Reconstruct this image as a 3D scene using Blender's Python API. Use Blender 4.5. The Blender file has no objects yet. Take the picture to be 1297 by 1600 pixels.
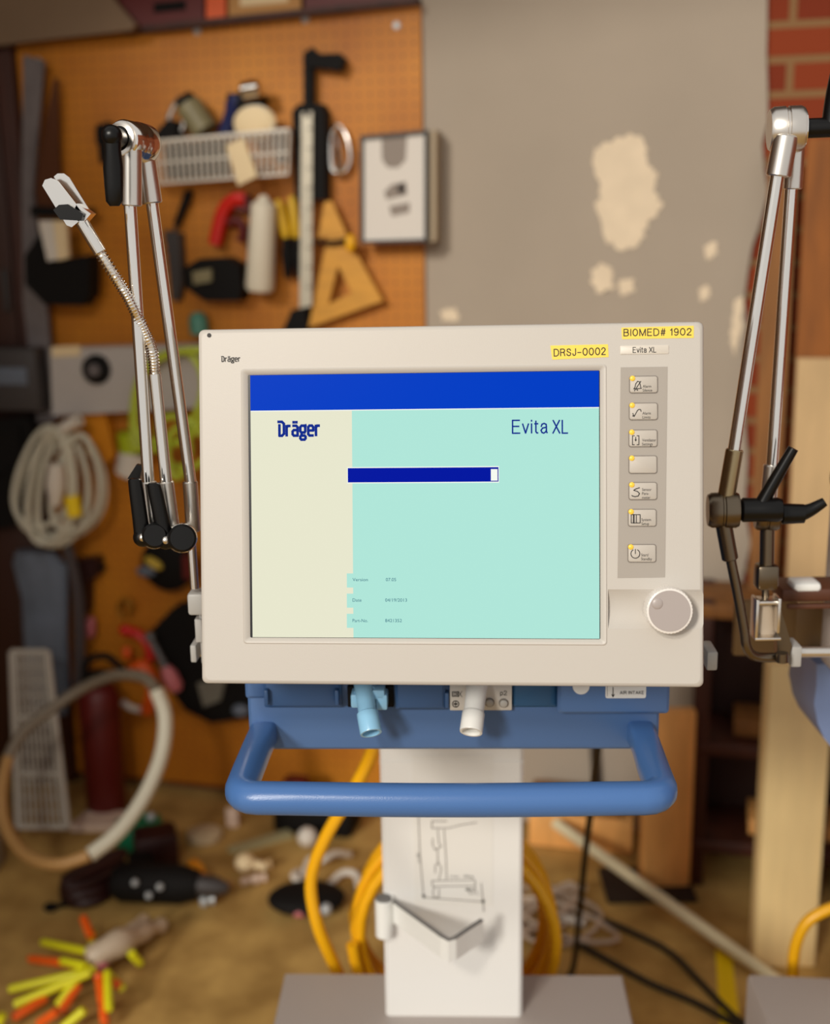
import bpy, bmesh, math, random
from mathutils import Vector, Matrix, Euler
random.seed(7)
SC = bpy.context.scene
COL = SC.collection
PI = math.pi
R = math.radians

# ------------------------------------------------------------------ camera, world, lights, exposure
FPX = 1900.0
PITCH, ROLL, CAMZ = 13.3, -0.9, 1.44
cd = bpy.data.cameras.new('camera')
cam = bpy.data.objects.new('camera', cd)
COL.objects.link(cam)
CR = Matrix.Rotation(R(90 - PITCH), 3, 'X') @ Matrix.Rotation(R(ROLL), 3, 'Z')
cam.matrix_world = Matrix.Translation((0, 0, CAMZ)) @ CR.to_4x4()
cd.sensor_fit = 'VERTICAL'
cd.lens = 50
cd.sensor_height = 50 * 1600 / FPX
cd.sensor_width = 50 * 1297 / FPX
cd.clip_start = 0.02
cd.dof.use_dof = True
cd.dof.focus_distance = 1.06
cd.dof.aperture_fstop = 3.9
SC.camera = cam

wd = bpy.data.worlds.new('daylight')
SC.world = wd
wd.use_nodes = True
bg = wd.node_tree.nodes['Background']
bg.inputs[0].default_value = (1.0, 0.975, 0.94, 1)
bg.inputs[1].default_value = 0.62

def area(name, loc, target, sx, sy, power, col):
    l = bpy.data.lights.new(name, 'AREA')
    l.shape = 'RECTANGLE'; l.size = sx; l.size_y = sy; l.energy = power; l.color = col
    o = bpy.data.objects.new(name, l)
    COL.objects.link(o)
    o.location = loc
    o.rotation_euler = (Vector(target) - Vector(loc)).to_track_quat('-Z', 'Y').to_euler()
    return o
area('ceiling_lamp', (-0.75, -0.75, 2.4), (0.1, 1.9, 0.8), 0.22, 0.22, 19, (1.0, 0.92, 0.80))
sl_ = bpy.data.lights.new('low_sun', 'SUN'); sl_.energy = 1.65; sl_.angle = R(9); sl_.color = (1.0, 0.95, 0.86)
so = bpy.data.objects.new('low_sun', sl_); COL.objects.link(so)
so.rotation_euler = Vector((math.sin(R(30)) * math.cos(R(23)), math.cos(R(30)) * math.cos(R(23)), -math.sin(R(23)))).to_track_quat('-Z', 'Y').to_euler()

SC.view_settings.view_transform = 'Standard'
SC.view_settings.look = 'None'
SC.view_settings.gamma = 1
SC.view_settings.use_curve_mapping = False
SC.view_settings.exposure = 0.0

# ------------------------------------------------------------------ pixel measuring: rays of the photograph meet real planes
CAM = Vector((0, 0, CAMZ))
def ray(px, py):
    return CR @ Vector(((px - 648.5) / FPX, -(py - 800) / FPX, -1))
def meet(px, py, p0, n):
    d = ray(px, py)
    return CAM + d * ((p0 - CAM).dot(n) / d.dot(n))
def atY(px, py, Y):
    return meet(px, py, Vector((0, Y, 0)), Vector((0, 1, 0)))
def atZ(px, py, Z=0.0):
    return meet(px, py, Vector((0, 0, Z)), Vector((0, 0, 1)))
IDN = Matrix.Identity(4)
# wall frame: x along the wall, y into the wall, z up
WF = Matrix.Translation((0, 2.80, 0)) @ Matrix.Rotation(R(-14), 4, 'Z')
WFI = WF.inverted()
def w(px, py, off=0.0):
    n = WF.to_3x3() @ Vector((0, 1, 0))
    p = meet(px, py, WF @ Vector((0, -off, 0)), n)
    return WFI @ p
# ventilator frame (front of the blue chassis is y = 0)
VF = Matrix.Translation((0.031, 1.118, 0)) @ Matrix.Rotation(R(-2), 4, 'Z')
VFI = VF.inverted()
def v(px, py, y=0.0):
    return VFI @ meet(px, py, VF @ Vector((0, y, 0)), VF.to_3x3() @ Vector((0, 1, 0)))
def vz(px, py, z):
    return VFI @ atZ(px, py, z)
# monitor frame
MF = Matrix.Translation((0.0282, 1.0230, 1.2028)) @ Matrix.Rotation(R(-4.77), 4, 'Z') @ Matrix.Rotation(R(-11.86), 4, 'X') @ Matrix.Rotation(R(-0.42), 4, 'Y')
MFI = MF.inverted()
def m(px, py, y=0.0):
    return MFI @ meet(px, py, MF @ Vector((0, y, 0)), MF.to_3x3() @ Vector((0, 1, 0)))

# ------------------------------------------------------------------ materials
def lin(c):
    return tuple((x / 255 / 12.92) if x <= 10 else ((x / 255 + 0.055) / 1.055) ** 2.4 for x in c)
MATS = {}
def mat(name, rgb, rough=0.5, metal=0.0, noise=0.0, nscale=30.0, bump=0.0, emit=0.0, trans=0.0, coat=0.0, rgb2=None, stretch=None):
    if name in MATS: return MATS[name]
    M = bpy.data.materials.new(name); M.use_nodes = True
    nt = M.node_tree; b = nt.nodes['Principled BSDF']
    c = lin(rgb)
    b.inputs['Base Color'].default_value = (*c, 1)
    b.inputs['Roughness'].default_value = rough
    b.inputs['Metallic'].default_value = metal
    if coat: b.inputs['Coat Weight'].default_value = coat
    if trans: b.inputs['Transmission Weight'].default_value = trans
    if emit:
        b.inputs['Emission Color'].default_value = (*c, 1)
        b.inputs['Emission Strength'].default_value = emit
        b.inputs['Base Color'].default_value = (0, 0, 0, 1)
        b.inputs['Specular IOR Level'].default_value = 0.02
    if noise or bump:
        tc = nt.nodes.new('ShaderNodeTexCoord'); mp = nt.nodes.new('ShaderNodeMapping')
        if stretch: mp.inputs['Scale'].default_value = stretch
        n = nt.nodes.new('ShaderNodeTexNoise'); n.inputs['Scale'].default_value = nscale; n.inputs['Detail'].default_value = 5
        nt.links.new(tc.outputs['Object'], mp.inputs[0]); nt.links.new(mp.outputs[0], n.inputs['Vector'])
        if noise:
            r = nt.nodes.new('ShaderNodeValToRGB')
            c2 = lin(rgb2) if rgb2 else tuple(x * (1 - noise) for x in c)
            r.color_ramp.elements[0].position = 0.35; r.color_ramp.elements[1].position = 0.68
            r.color_ramp.elements[0].color = (*c2, 1); r.color_ramp.elements[1].color = (*c, 1)
            nt.links.new(n.outputs[0], r.inputs[0]); nt.links.new(r.outputs[0], b.inputs['Base Color'])
        if bump:
            bp = nt.nodes.new('ShaderNodeBump'); bp.inputs['Strength'].default_value = bump; bp.inputs['Distance'].default_value = 0.002
            nt.links.new(n.outputs[0], bp.inputs['Height']); nt.links.new(bp.outputs[0], b.inputs['Normal'])
    MATS[name] = M
    return M

def brick_mat():
    M = mat('red_brick', (150, 45, 20), 0.9)
    nt = M.node_tree; b = nt.nodes['Principled BSDF']
    tc = nt.nodes.new('ShaderNodeTexCoord'); sp = nt.nodes.new('ShaderNodeSeparateXYZ'); cb = nt.nodes.new('ShaderNodeCombineXYZ')
    br = nt.nodes.new('ShaderNodeTexBrick')
    nt.links.new(tc.outputs['Object'], sp.inputs[0])
    nt.links.new(sp.outputs[0], cb.inputs[0]); nt.links.new(sp.outputs[2], cb.inputs[1]); nt.links.new(cb.outputs[0], br.inputs['Vector'])
    for k, x in dict(Scale=1.0).items(): br.inputs[k].default_value = x
    br.inputs['Color1'].default_value = (*lin((146, 60, 22)), 1); br.inputs['Color2'].default_value = (*lin((122, 42, 12)), 1)
    br.inputs['Mortar'].default_value = (*lin((140, 104, 66)), 1)
    br.inputs['Mortar Size'].default_value = 0.008; br.inputs['Brick Width'].default_value = 0.2; br.inputs['Row Height'].default_value = 0.0675
    nt.links.new(br.outputs[0], b.inputs['Base Color'])
    bp = nt.nodes.new('ShaderNodeBump'); bp.inputs['Strength'].default_value = 0.6; bp.inputs['Distance'].default_value = 0.006
    bp.invert = True
    nt.links.new(br.outputs[1], bp.inputs['Height']); nt.links.new(bp.outputs[0], b.inputs['Normal'])
    return M

def peg_mat():
    M = mat('pegboard_hardboard', (205, 128, 44), 0.55)
    nt = M.node_tree; b = nt.nodes['Principled BSDF']
    N = nt.nodes.new; L = nt.links.new
    tc = N('ShaderNodeTexCoord'); sc = N('ShaderNodeVectorMath'); sc.operation = 'SCALE'; sc.inputs['Scale'].default_value = 1 / 0.0254
    fr = N('ShaderNodeVectorMath'); fr.operation = 'FRACTION'
    sb = N('ShaderNodeVectorMath'); sb.operation = 'SUBTRACT'; sb.inputs[1].default_value = (0.5, 0, 0.5)
    ml = N('ShaderNodeVectorMath'); ml.operation = 'MULTIPLY'; ml.inputs[1].default_value = (1, 0, 1)
    ln = N('ShaderNodeVectorMath'); ln.operation = 'LENGTH'
    lt = N('ShaderNodeMath'); lt.operation = 'LESS_THAN'; lt.inputs[1].default_value = 0.13
    nz = N('ShaderNodeTexNoise'); nz.inputs['Scale'].default_value = 5; nz.inputs['Detail'].default_value = 6
    rp = N('ShaderNodeValToRGB')
    rp.color_ramp.elements[0].position = 0.3; rp.color_ramp.elements[1].position = 0.7
    rp.color_ramp.elements[0].color = (*lin((180, 104, 14)), 1); rp.color_ramp.elements[1].color = (*lin((206, 130, 24)), 1)
    mx = N('ShaderNodeMix'); mx.data_type = 'RGBA'
    L(tc.outputs['Object'], sc.inputs[0]); L(sc.outputs[0], fr.inputs[0]); L(fr.outputs[0], sb.inputs[0]); L(sb.outputs[0], ml.inputs[0])
    L(ml.outputs[0], ln.inputs[0]); L(ln.outputs['Value'], lt.inputs[0])
    L(tc.outputs['Object'], nz.inputs['Vector']); L(nz.outputs[0], rp.inputs[0])
    L(lt.outputs[0], mx.inputs['Factor']); L(rp.outputs[0], mx.inputs['A'])
    mx.inputs['B'].default_value = (*lin((130, 74, 14)), 1)
    L(mx.outputs['Result'], b.inputs['Base Color'])
    return M

BRICK = brick_mat(); PEG = peg_mat()
PLASTER = mat('grey_plaster', (178, 164, 147), 0.9, noise=0.08, nscale=3, bump=0.15)
FILLER = mat('cream_filler', (240, 220, 190), 0.9, noise=0.08, nscale=20)
CONCRETE = mat('worn_concrete', (206, 168, 96), 0.9, noise=0.4, nscale=9, bump=0.2, rgb2=(162, 126, 64))
CEIL = mat('ceiling_board', (110, 92, 76), 0.9, noise=0.1)
SHELL = mat('cream_plastic', (190, 184, 176), 0.45, bump=0.05, nscale=900)
COLUMNP = mat('white_enamel', (232, 230, 226), 0.4)
BASEP = mat('grey_base_plastic', (176, 166, 160), 0.5, bump=0.05, nscale=600)
BLUE = mat('blue_plastic', (76, 108, 156), 0.38, bump=0.06, nscale=700)
BLUE2 = mat('deep_blue_plastic', (56, 88, 132), 0.4)
BLUEH = mat('handle_blue', (70, 110, 168), 0.28, bump=0.08, nscale=900)
LBLUE = mat('light_blue_plastic', (150, 205, 240), 0.25, coat=0.3)
NWHITE = mat('nozzle_white', (236, 236, 232), 0.3)
KEYPAD = mat('keypad_grey', (160, 152, 143), 0.5)
KEYFACE = mat('key_grey', (182, 174, 164), 0.5)
INK = mat('black_ink', (40, 36, 34), 0.6)
INKG = mat('grey_ink', (120, 112, 104), 0.6)
LED = mat('amber_indicator', (250, 205, 70), 0.3)
YLABEL = mat('yellow_label', (242, 208, 80), 0.5)
BEIGELAB = mat('beige_plate', (206, 198, 186), 0.4)
WLABEL = mat('white_label', (225, 225, 222), 0.5)
KNOBG = mat('knob_grey', (166, 156, 152), 0.35)
KNOBW = mat('knob_clear_edge', (226, 220, 214), 0.2, coat=0.5)
S_BLUE = mat('screen_blue', (0, 62, 196), 0.3, emit=1)
S_MINT = mat('screen_mint', (176, 230, 217), 0.3, emit=1)
S_CREAM = mat('screen_cream', (232, 231, 206), 0.3, emit=1)
S_NAVY = mat('screen_navy', (0, 22, 160), 0.3, emit=1)
S_TEXT = mat('screen_text_blue', (16, 44, 140), 0.3, emit=1)
S_TINY = mat('screen_small_text', (50, 110, 130), 0.3, emit=1)
S_WHITE = mat('screen_white', (246, 250, 240), 0.3, emit=1)
BLACKGL = mat('black_gasket', (14, 14, 18), 0.3)
CHROME = mat('polished_chrome', (246, 242, 236), 0.14, 1.0)
STEEL = mat('satin_steel', (228, 222, 214), 0.3, 1.0)
DSTEEL = mat('dark_steel', (120, 108, 92), 0.32, 1.0)
BLACK = mat('black_plastic', (9, 8, 8), 0.32)
BLACK.node_tree.nodes['Principled BSDF'].inputs['Specular IOR Level'].default_value = 0.3
BLACKM = mat('black_rubber', (12, 9, 8), 0.75)
BLACKM.node_tree.nodes['Principled BSDF'].inputs['Specular IOR Level'].default_value = 0.25
RAILG = mat('grey_cap', (170, 168, 164), 0.45)
YHOSE = mat('yellow_hose', (246, 180, 20), 0.35)
YGREEN = mat('lime_cord', (190, 205, 60), 0.45)
WHITEP = mat('white_paintwork', (222, 214, 202), 0.5)
CREAM = mat('cream_paper', (238, 214, 170), 0.7)
REDP = mat('red_plastic', (205, 25, 14), 0.4)
DRED = mat('dark_red_paint', (92, 12, 7), 0.5)
ORANGE = mat('orange_plastic', (232, 92, 20), 0.45)
AMBER = mat('amber_plastic', (222, 140, 24), 0.5)
WOODY = mat('yellow_wood', (226, 160, 52), 0.5, noise=0.2, nscale=12, stretch=(1, 1, 8))
PINE = mat('pine_board', (255, 226, 164), 0.6, noise=0.1, nscale=9, stretch=(4, 4, 0.6))
PINE2 = mat('warm_pine_board', (254, 186, 106), 0.6, noise=0.2, nscale=9, stretch=(4, 4, 0.6))
PLY = mat('pale_plywood', (214, 180, 130), 0.7, noise=0.2, nscale=6, stretch=(3, 3, 0.5))
BROWN = mat('brown_timber', (150, 98, 44), 0.7, noise=0.3, nscale=8, stretch=(4, 4, 0.6))
DBROWN = mat('dark_stained_wood', (72, 30, 12), 0.6, noise=0.4, nscale=7, stretch=(4, 4, 0.6))
DGREY = mat('dark_grey_metal', (70, 66, 66), 0.5, 0.3)
MGREY = mat('mid_grey_cloth', (120, 112, 112), 0.9, noise=0.3, nscale=12)
BGREY = mat('blue_grey_cloth', (110, 118, 132), 0.95, noise=0.3, nscale=9)
OLIVE = mat('olive_can', (140, 130, 95), 0.5, noise=0.2)
TEAL = mat('teal_plastic', (80, 140, 120), 0.5)
GREEN = mat('green_plastic', (20, 130, 88), 0.45)
PINK = mat('pink_grip', (196, 110, 116), 0.5)
NAVYP = mat('navy_plastic', (24, 34, 84), 0.4)
WIRE = mat('zinc_wire', (226, 218, 204), 0.4)
RULER = mat('ruler_aluminium', (206, 198, 178), 0.4, 0.3, noise=0.15)
PAPER = mat('mat_paper', (226, 218, 208), 0.7)
GRAPHITE = mat('graphite_print', (66, 58, 54), 0.8)
SOFTPRINT = mat('soft_print', (150, 138, 128), 0.8)
YTAPE = mat('yellow_tape', (250, 214, 10), 0.5)
WHOSE = mat('white_tube', (206, 200, 180), 0.45)
TANHOSE = mat('tan_tube', (176, 134, 80), 0.5)
PINKCARD = mat('pale_card', (226, 200, 180), 0.8)
STICKY = mat('yellow_stick', (226, 222, 30), 0.4)
STICKO = mat('orange_stick', (240, 96, 20), 0.4)
CABLE = mat('black_cable', (40, 34, 26), 0.5)
CLOUD = mat('clear_wrap', (226, 206, 180), 0.3, trans=0.3)
TAN = mat('tan_cardboard', (190, 140, 84), 0.8)
GBROWN = mat('grey_brown_board', (128, 104, 80), 0.8, noise=0.12, nscale=5)
CLEARP = mat('dull_silver_plastic', (186, 190, 192), 0.3, 0.2)

# ------------------------------------------------------------------ mesh builder
class MB:
    def __init__(s, mats, frame=IDN):
        s.bm = bmesh.new(); s.mats = mats if isinstance(mats, (list, tuple)) else [mats]; s.frame = frame
    def _fin(s, faces, mi):
        for f in faces: f.material_index = mi
    def box(s, c, size, bev=0.0, rot=None, mi=0, seg=2):
        t = bmesh.new()
        bmesh.ops.create_cube(t, size=1)
        bmesh.ops.scale(t, vec=size, verts=t.verts)
        if bev: bmesh.ops.bevel(t, geom=t.edges[:], offset=bev, segments=seg, profile=0.5, affect='EDGES')
        if rot is not None: bmesh.ops.transform(t, matrix=(rot.to_matrix() if hasattr(rot, 'to_matrix') else rot).to_4x4(), verts=t.verts)
        bmesh.ops.translate(t, vec=c, verts=t.verts)
        return s.add(t, mi)
    def add(s, t, mi=0):
        vm = {x: s.bm.verts.new(x.co) for x in t.verts}
        for f in t.faces:
            try:
                n = s.bm.faces.new([vm[x] for x in f.verts]); n.material_index = mi
            except ValueError: pass
        t.free(); return s
    def loft(s, loops, caps=(True, True), mi=0, closed=False):
        vs = [[s.bm.verts.new(p) for p in lp] for lp in loops]
        n = len(vs[0]); fs = []
        rng = range(len(vs)) if closed else range(len(vs) - 1)
        for i in rng:
            a, b = vs[i], vs[(i + 1) % len(vs)]
            for k in range(n):
                fs.append(s.bm.faces.new((a[k], a[(k + 1) % n], b[(k + 1) % n], b[k])))
        if caps[0] and not closed: fs.append(s.bm.faces.new(vs[0][::-1]))
        if caps[1] and not closed: fs.append(s.bm.faces.new(vs[-1]))
        s._fin(fs, mi); return s
    def prism(s, pts, vec, mi=0):
        pts = [Vector(p) for p in pts]; vec = Vector(vec)
        return s.loft([pts, [p + vec for p in pts]], mi=mi)
    def poly(s, pts, mi=0):
        f = s.bm.faces.new([s.bm.verts.new(p) for p in pts]); f.material_index = mi; return s
    def rod(s, prof, p0, p1, n=24, mi=0, caps=(True, True)):
        """prof: (t, r) along p0->p1, t in metres if > 1 scale not used; t is 0..1"""
        p0, p1 = Vector(p0), Vector(p1); ax = (p1 - p0).normalized()
        a = ax.orthogonal().normalized(); b = ax.cross(a)
        loops = []
        for t, r in prof:
            c = p0.lerp(p1, t)
            loops.append([c + (a * math.cos(2 * PI * k / n) + b * math.sin(2 * PI * k / n)) * max(r, 1e-5) for k in range(n)])
        return s.loft(loops, caps, mi)
    def cyl(s, p0, p1, r, r1=None, n=24, mi=0, bev=0.0):
        r1 = r if r1 is None else r1
        L = (Vector(p1) - Vector(p0)).length
        if bev:
            e = min(bev / L, 0.4)
            return s.rod([(0, r - bev), (e, r), (1 - e, r1), (1, r1 - bev)], p0, p1, n, mi)
        return s.rod([(0, r), (1, r1)], p0, p1, n, mi)
    def tube(s, pts, r, n=10, mi=0, sm=6, closed=False):
        pts = [Vector(p) for p in pts]
        if sm > 1 and len(pts) > 2:
            out = []; N = len(pts)
            for i in range(N if closed else N - 1):
                if closed: p = [pts[(i + k) % N] for k in (-1, 0, 1, 2)]
                else: p = [pts[max(i - 1, 0)], pts[i], pts[i + 1], pts[min(i + 2, N - 1)]]
                for k in range(sm):
                    t = k / sm
                    out.append(0.5 * ((2 * p[1]) + (p[2] - p[0]) * t + (2 * p[0] - 5 * p[1] + 4 * p[2] - p[3]) * t * t + (3 * p[1] - p[0] - 3 * p[2] + p[3]) * t ** 3))
            if not closed: out.append(pts[-1])
            pts = out
        N = len(pts); loops = []; a = None
        for i, p in enumerate(pts):
            if closed: d = pts[(i + 1) % N] - pts[i - 1]
            else: d = pts[min(i + 1, N - 1)] - pts[max(i - 1, 0)]
            if d.length < 1e-9: d = Vector((0, 0, 1))
            d.normalize()
            a = d.orthogonal() if a is None else a - d * a.dot(d)
            if a.length < 1e-6: a = d.orthogonal()
            a.normalize(); b = d.cross(a)
            rr = r(i / (N - 1)) if callable(r) else r
            loops.append([p + (a * math.cos(2 * PI * k / n) + b * math.sin(2 * PI * k / n)) * rr for k in range(n)])
        return s.loft(loops, mi=mi, closed=closed)
    def ball(s, c, r, rot=None, mi=0, u=20, vv=12):
        t = bmesh.new(); bmesh.ops.create_uvsphere(t, u_segments=u, v_segments=vv, radius=1)
        bmesh.ops.scale(t, vec=(r, r, r) if not hasattr(r, '__len__') else r, verts=t.verts)
        if rot is not None: bmesh.ops.transform(t, matrix=rot.to_matrix().to_4x4(), verts=t.verts)
        bmesh.ops.translate(t, vec=c, verts=t.verts)
        return s.add(t, mi)
    def line(s, pts, wd, yoff, mi=0, th=0.00012):
        """flat printed stroke in the x-z plane of the frame, at y = yoff"""
        for a, b in zip(pts[:-1], pts[1:]):
            a, b = Vector((a[0], 0, a[2])), Vector((b[0], 0, b[2])); d = b - a
            if d.length < 1e-7: continue
            d.normalize(); n = Vector((d.z, 0, -d.x)) * wd / 2; e = d * wd * 0.3
            q = [a - e - n, b + e - n, b + e + n, a - e + n]
            s.poly([Vector((p.x, yoff, p.z)) for p in q], mi)
        return s
    def text(s, body, at, h, mi=0, sx=1.0, align='LEFT', width=None, bold=0.0, rot=0.0, shear=0.0):
        """lettering lying in the x-z plane at point `at` (baseline), cap height h"""
        cu = bpy.data.curves.new('t', 'FONT'); cu.body = body; cu.size = 1.0; cu.offset = bold; cu.shear = shear; cu.resolution_u = 4
        ob = bpy.data.objects.new('t', cu); COL.objects.link(ob)
        dg = bpy.context.evaluated_depsgraph_get()
        me = bpy.data.meshes.new_from_object(ob.evaluated_get(dg))
        xs = [q.co.x for q in me.vertices]; x0, x1 = min(xs), max(xs)
        k = h / 0.70
        kx = (width / (x1 - x0)) if width else k * sx
        off = {'LEFT': x0, 'CENTER': (x0 + x1) / 2, 'RIGHT': x1}[align]
        cr, sr = math.cos(rot), math.sin(rot)
        vs = []
        for q in me.vertices:
            X, Z = (q.co.x - off) * kx, q.co.y * k
            vs.append(s.bm.verts.new((at[0] + X * cr - Z * sr, at[1], at[2] + X * sr + Z * cr)))
        for p in me.polygons:
            try:
                f = s.bm.faces.new([vs[i] for i in p.vertices]); f.material_index = mi
                f.normal_update()
                if f.normal.y > 0: f.normal_flip()
            except ValueError: pass
        bpy.data.objects.remove(ob); bpy.data.curves.remove(cu); bpy.data.meshes.remove(me)
        return s

# drawn stroke lettering: glyph -> (width, strokes) on a unit cap height
GL = {
 'B': (.62, [[(0,0),(0,1),(.36,1),(.52,.93),(.56,.77),(.5,.6),(.36,.53),(0,.53)],[(.36,.53),(.56,.45),(.62,.27),(.55,.08),(.38,0),(0,0)]]),
 'I': (0, [[(0,0),(0,1)]]), 'M': (.76, [[(0,0),(0,1),(.38,0),(.76,1),(.76,0)]]),
 'E': (.55, [[(.55,1),(0,1),(0,0),(.57,0)],[(0,.53),(.5,.53)]]),
 'D': (.66, [[(0,0),(0,1),(.32,1),(.54,.9),(.66,.68),(.66,.32),(.54,.1),(.32,0),(0,0)]]),
 '#': (.56, [[(.1,0),(.22,1)],[(.36,0),(.48,1)],[(0,.34),(.54,.34)],[(.03,.66),(.57,.66)]]),
 '1': (.24, [[(0,.76),(.14,.82),(.22,1),(.22,0)]]),
 '9': (.52, [[(.04,.12),(.14,.02),(.28,0),(.44,.1),(.52,.35),(.52,.65),(.44,.92),(.26,1),(.08,.92),(0,.7),(.08,.48),(.25,.4),(.42,.46),(.52,.62)]]),
 '2': (.54, [[(0,.72),(.08,.94),(.27,1),(.45,.93),(.52,.74),(.46,.56),(.2,.28),(.03,.1),(0,0),(.54,0)]]),
 'R': (.62, [[(0,0),(0,1),(.38,1),(.56,.92),(.6,.76),(.54,.58),(.38,.5),(0,.5)],[(.38,.5),(.52,.4),(.58,.12),(.62,0)]]),
 'S': (.58, [[(0,.28),(.08,.08),(.3,0),(.5,.07),(.58,.26),(.5,.43),(.28,.52),(.1,.6),(.04,.76),(.1,.93),(.3,1),(.48,.93),(.55,.74)]]),
 'J': (.42, [[(.42,1),(.42,.25),(.34,.06),(.2,0),(.06,.07),(0,.3)]]), '-': (.5, [[(0,.42),(.5,.42)]]),
 'A': (.66, [[(0,0),(.33,1),(.66,0)],[(.11,.34),(.55,.34)]]), 'T': (.6, [[(0,1),(.6,1)],[(.3,1),(.3,0)]]),
 'N': (.62, [[(0,0),(0,1),(.62,0),(.62,1)]]), 'K': (.6, [[(0,0),(0,1)],[(.58,1),(0,.36)],[(.2,.58),(.6,0)]]),
 'X': (.64, [[(0,0),(.62,1)],[(.02,1),(.64,0)]]), 'L': (.5, [[(0,1),(0,0),(.5,0)]]),
 'v': (.46, [[(0,.72),(.23,0),(.46,.72)]]), 'i': (0, [[(0,0),(0,.72)],[(0,.92),(0,1)]]),
 't': (.26, [[(.1,.93),(.1,.12),(.16,.01),(.26,.01)],[(0,.72),(.26,.72)]]),
 'a': (.48, [[(.02,.5),(.08,.68),(.24,.74),(.4,.67),(.42,.5),(.42,.12),(.48,.01)],[(.42,.44),(.12,.38),(0,.2),(.08,.03),(.22,-.01),(.36,.08),(.42,.22)]]),
 'p': (.46, [[(0,-.28),(0,.72)],[(0,.5),(.1,.68),(.24,.73),(.4,.64),(.46,.36),(.4,.08),(.24,-.01),(.1,.05),(0,.22)]]),
 ' ': (.1, []),
 # blocky logo letters
 'd1': (.46, [[(0,1),(.3,1),(.46,.86),(.46,.14),(.3,0),(.1,0),(.1,.78)]]),
 'r1': (.26, [[(0,0),(0,.72)],[(0,.58),(.1,.7),(.26,.7)]]),
 'a1': (.4, [[(.04,.71),(.3,.71),(.4,.6),(.4,0),(.1,0),(0,.1),(0,.3),(.1,.4),(.4,.4)],[(.09,.92),(.09,1.0)],[(.31,.92),(.31,1.0)]]),
 'g1': (.42, [[(.36,.22),(.08,.22),(0,.32),(0,.6),(.1,.71),(.3,.71),(.4,.6),(.4,.32),(.34,.22)],[(.36,.71),(.46,.74)],[(.06,.0),(.34,0),(.42,-.08),(.42,-.2),(.34,-.29),(.08,-.29),(0,-.2),(0,-.07),(.08,0),(.12,.2)]]),
 'e1': (.4, [[(0,.36),(.4,.36),(.4,.6),(.3,.71),(.1,.71),(0,.6),(0,.1),(.1,0),(.38,0)]]),
}
GL['O'] = GL['0'] = (.62, [[(.31 + .31 * math.cos(a), .5 + .5 * math.sin(a)) for a in [k_ * PI / 10 for k_ in range(21)]]])
LOGO = ['d1', 'r1', 'a1', 'g1', 'e1', 'r1']
def strokes(mb, chars, at, h, width, weight, mi, rot=0.0, gap=.24):
    weight *= 1.15
    tot = sum(GL[c_][0] for c_ in chars) + gap * (len(chars) - 1)
    kx = width / tot; x = 0.0; cr, sr = math.cos(rot), math.sin(rot)
    for c_ in chars:
        wd_, st_ = GL[c_]
        for pl_ in st_:
            pts_ = []
            for px_, pz_ in pl_:
                X_, Z_ = (x + px_) * kx, pz_ * h
                pts_.append((at[0] + X_ * cr - Z_ * sr, 0, at[2] + X_ * sr + Z_ * cr))
            mb.line(pts_, weight * h, at[1], mi)
        x += wd_ + gap

def rr(x0, x1, z0, z1, r, y, k=5):
    """rounded rectangle loop in x-z at depth y"""
    out = []
    for cx, cz, a0 in ((x1 - r, z1 - r, 0), (x0 + r, z1 - r, 90), (x0 + r, z0 + r, 180), (x1 - r, z0 + r, 270)):
        for i in range(k):
            a = R(a0 + 90 * i / (k - 1)); out.append(Vector((cx + r * math.cos(a), y, cz + r * math.sin(a))))
    return out

def mesh_obj(name, mb, target):
    bm = mb.bm
    bm.transform(target.inverted() @ mb.frame)
    bmesh.ops.recalc_face_normals(bm, faces=[f for f in bm.faces])
    fl = getattr(mb, 'flat', False)
    for f in bm.faces: f.smooth = not (fl and abs(f.normal.dot((target.inverted() @ mb.frame).to_3x3() @ Vector((0, 1, 0)))) > .9995)
    for e in bm.edges:
        e.smooth = len(e.link_faces) == 2 and e.calc_face_angle(0) < R(38)
    me = bpy.data.meshes.new(name); bm.to_mesh(me); bm.free()
    for q in mb.mats: me.materials.append(q)
    o = bpy.data.objects.new(name, me); COL.objects.link(o)
    return o

class Thing:
    def __init__(s, name, label, cat, frame=IDN, group=None):
        s.name, s.label, s.cat, s.frame, s.group = name, label, cat, frame, group
        s.root = bpy.data.objects.new(name, None); COL.objects.link(s.root)
        s.root.empty_display_size = 0.05
        s.all = []
    def part(s, name, mb, parent=None, label=None):
        o = mesh_obj(name, mb, s.frame); o.parent = parent or s.root
        if label: o['label'] = label
        s.all.append(o); return o
    def done(s):
        cs = [q.co for o in s.all for q in o.data.vertices]
        lo = [min(c[i] for c in cs) for i in range(3)]; hi = [max(c[i] for c in cs) for i in range(3)]
        base = Vector(((lo[0] + hi[0]) / 2, (lo[1] + hi[1]) / 2, lo[2]))
        for o in s.all: o.data.transform(Matrix.Translation(-base))
        s.root.matrix_world = s.frame @ Matrix.Translation(base)
        tag(s.root, s.label, s.cat, s.group)
        return s.root
def tag(o, label, cat, group=None):
    o['label'] = label; o['category'] = cat
    if group: o['group'] = group
def solid(name, label, cat, mb, group=None):
    o = mesh_obj(name, mb, mb.frame)
    cs = [q.co for q in o.data.vertices]
    lo = [min(c[i] for c in cs) for i in range(3)]; hi = [max(c[i] for c in cs) for i in range(3)]
    base = Vector(((lo[0] + hi[0]) / 2, (lo[1] + hi[1]) / 2, lo[2]))
    o.data.transform(Matrix.Translation(-base)); o.matrix_world = mb.frame @ Matrix.Translation(base)
    tag(o, label, cat, group); return o
def struct(name, mb, parent=None):
    o = mesh_obj(name, mb, mb.frame)
    if parent: o.parent = parent
    else:
        o.matrix_world = mb.frame; o['kind'] = 'structure'
    return o

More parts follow.
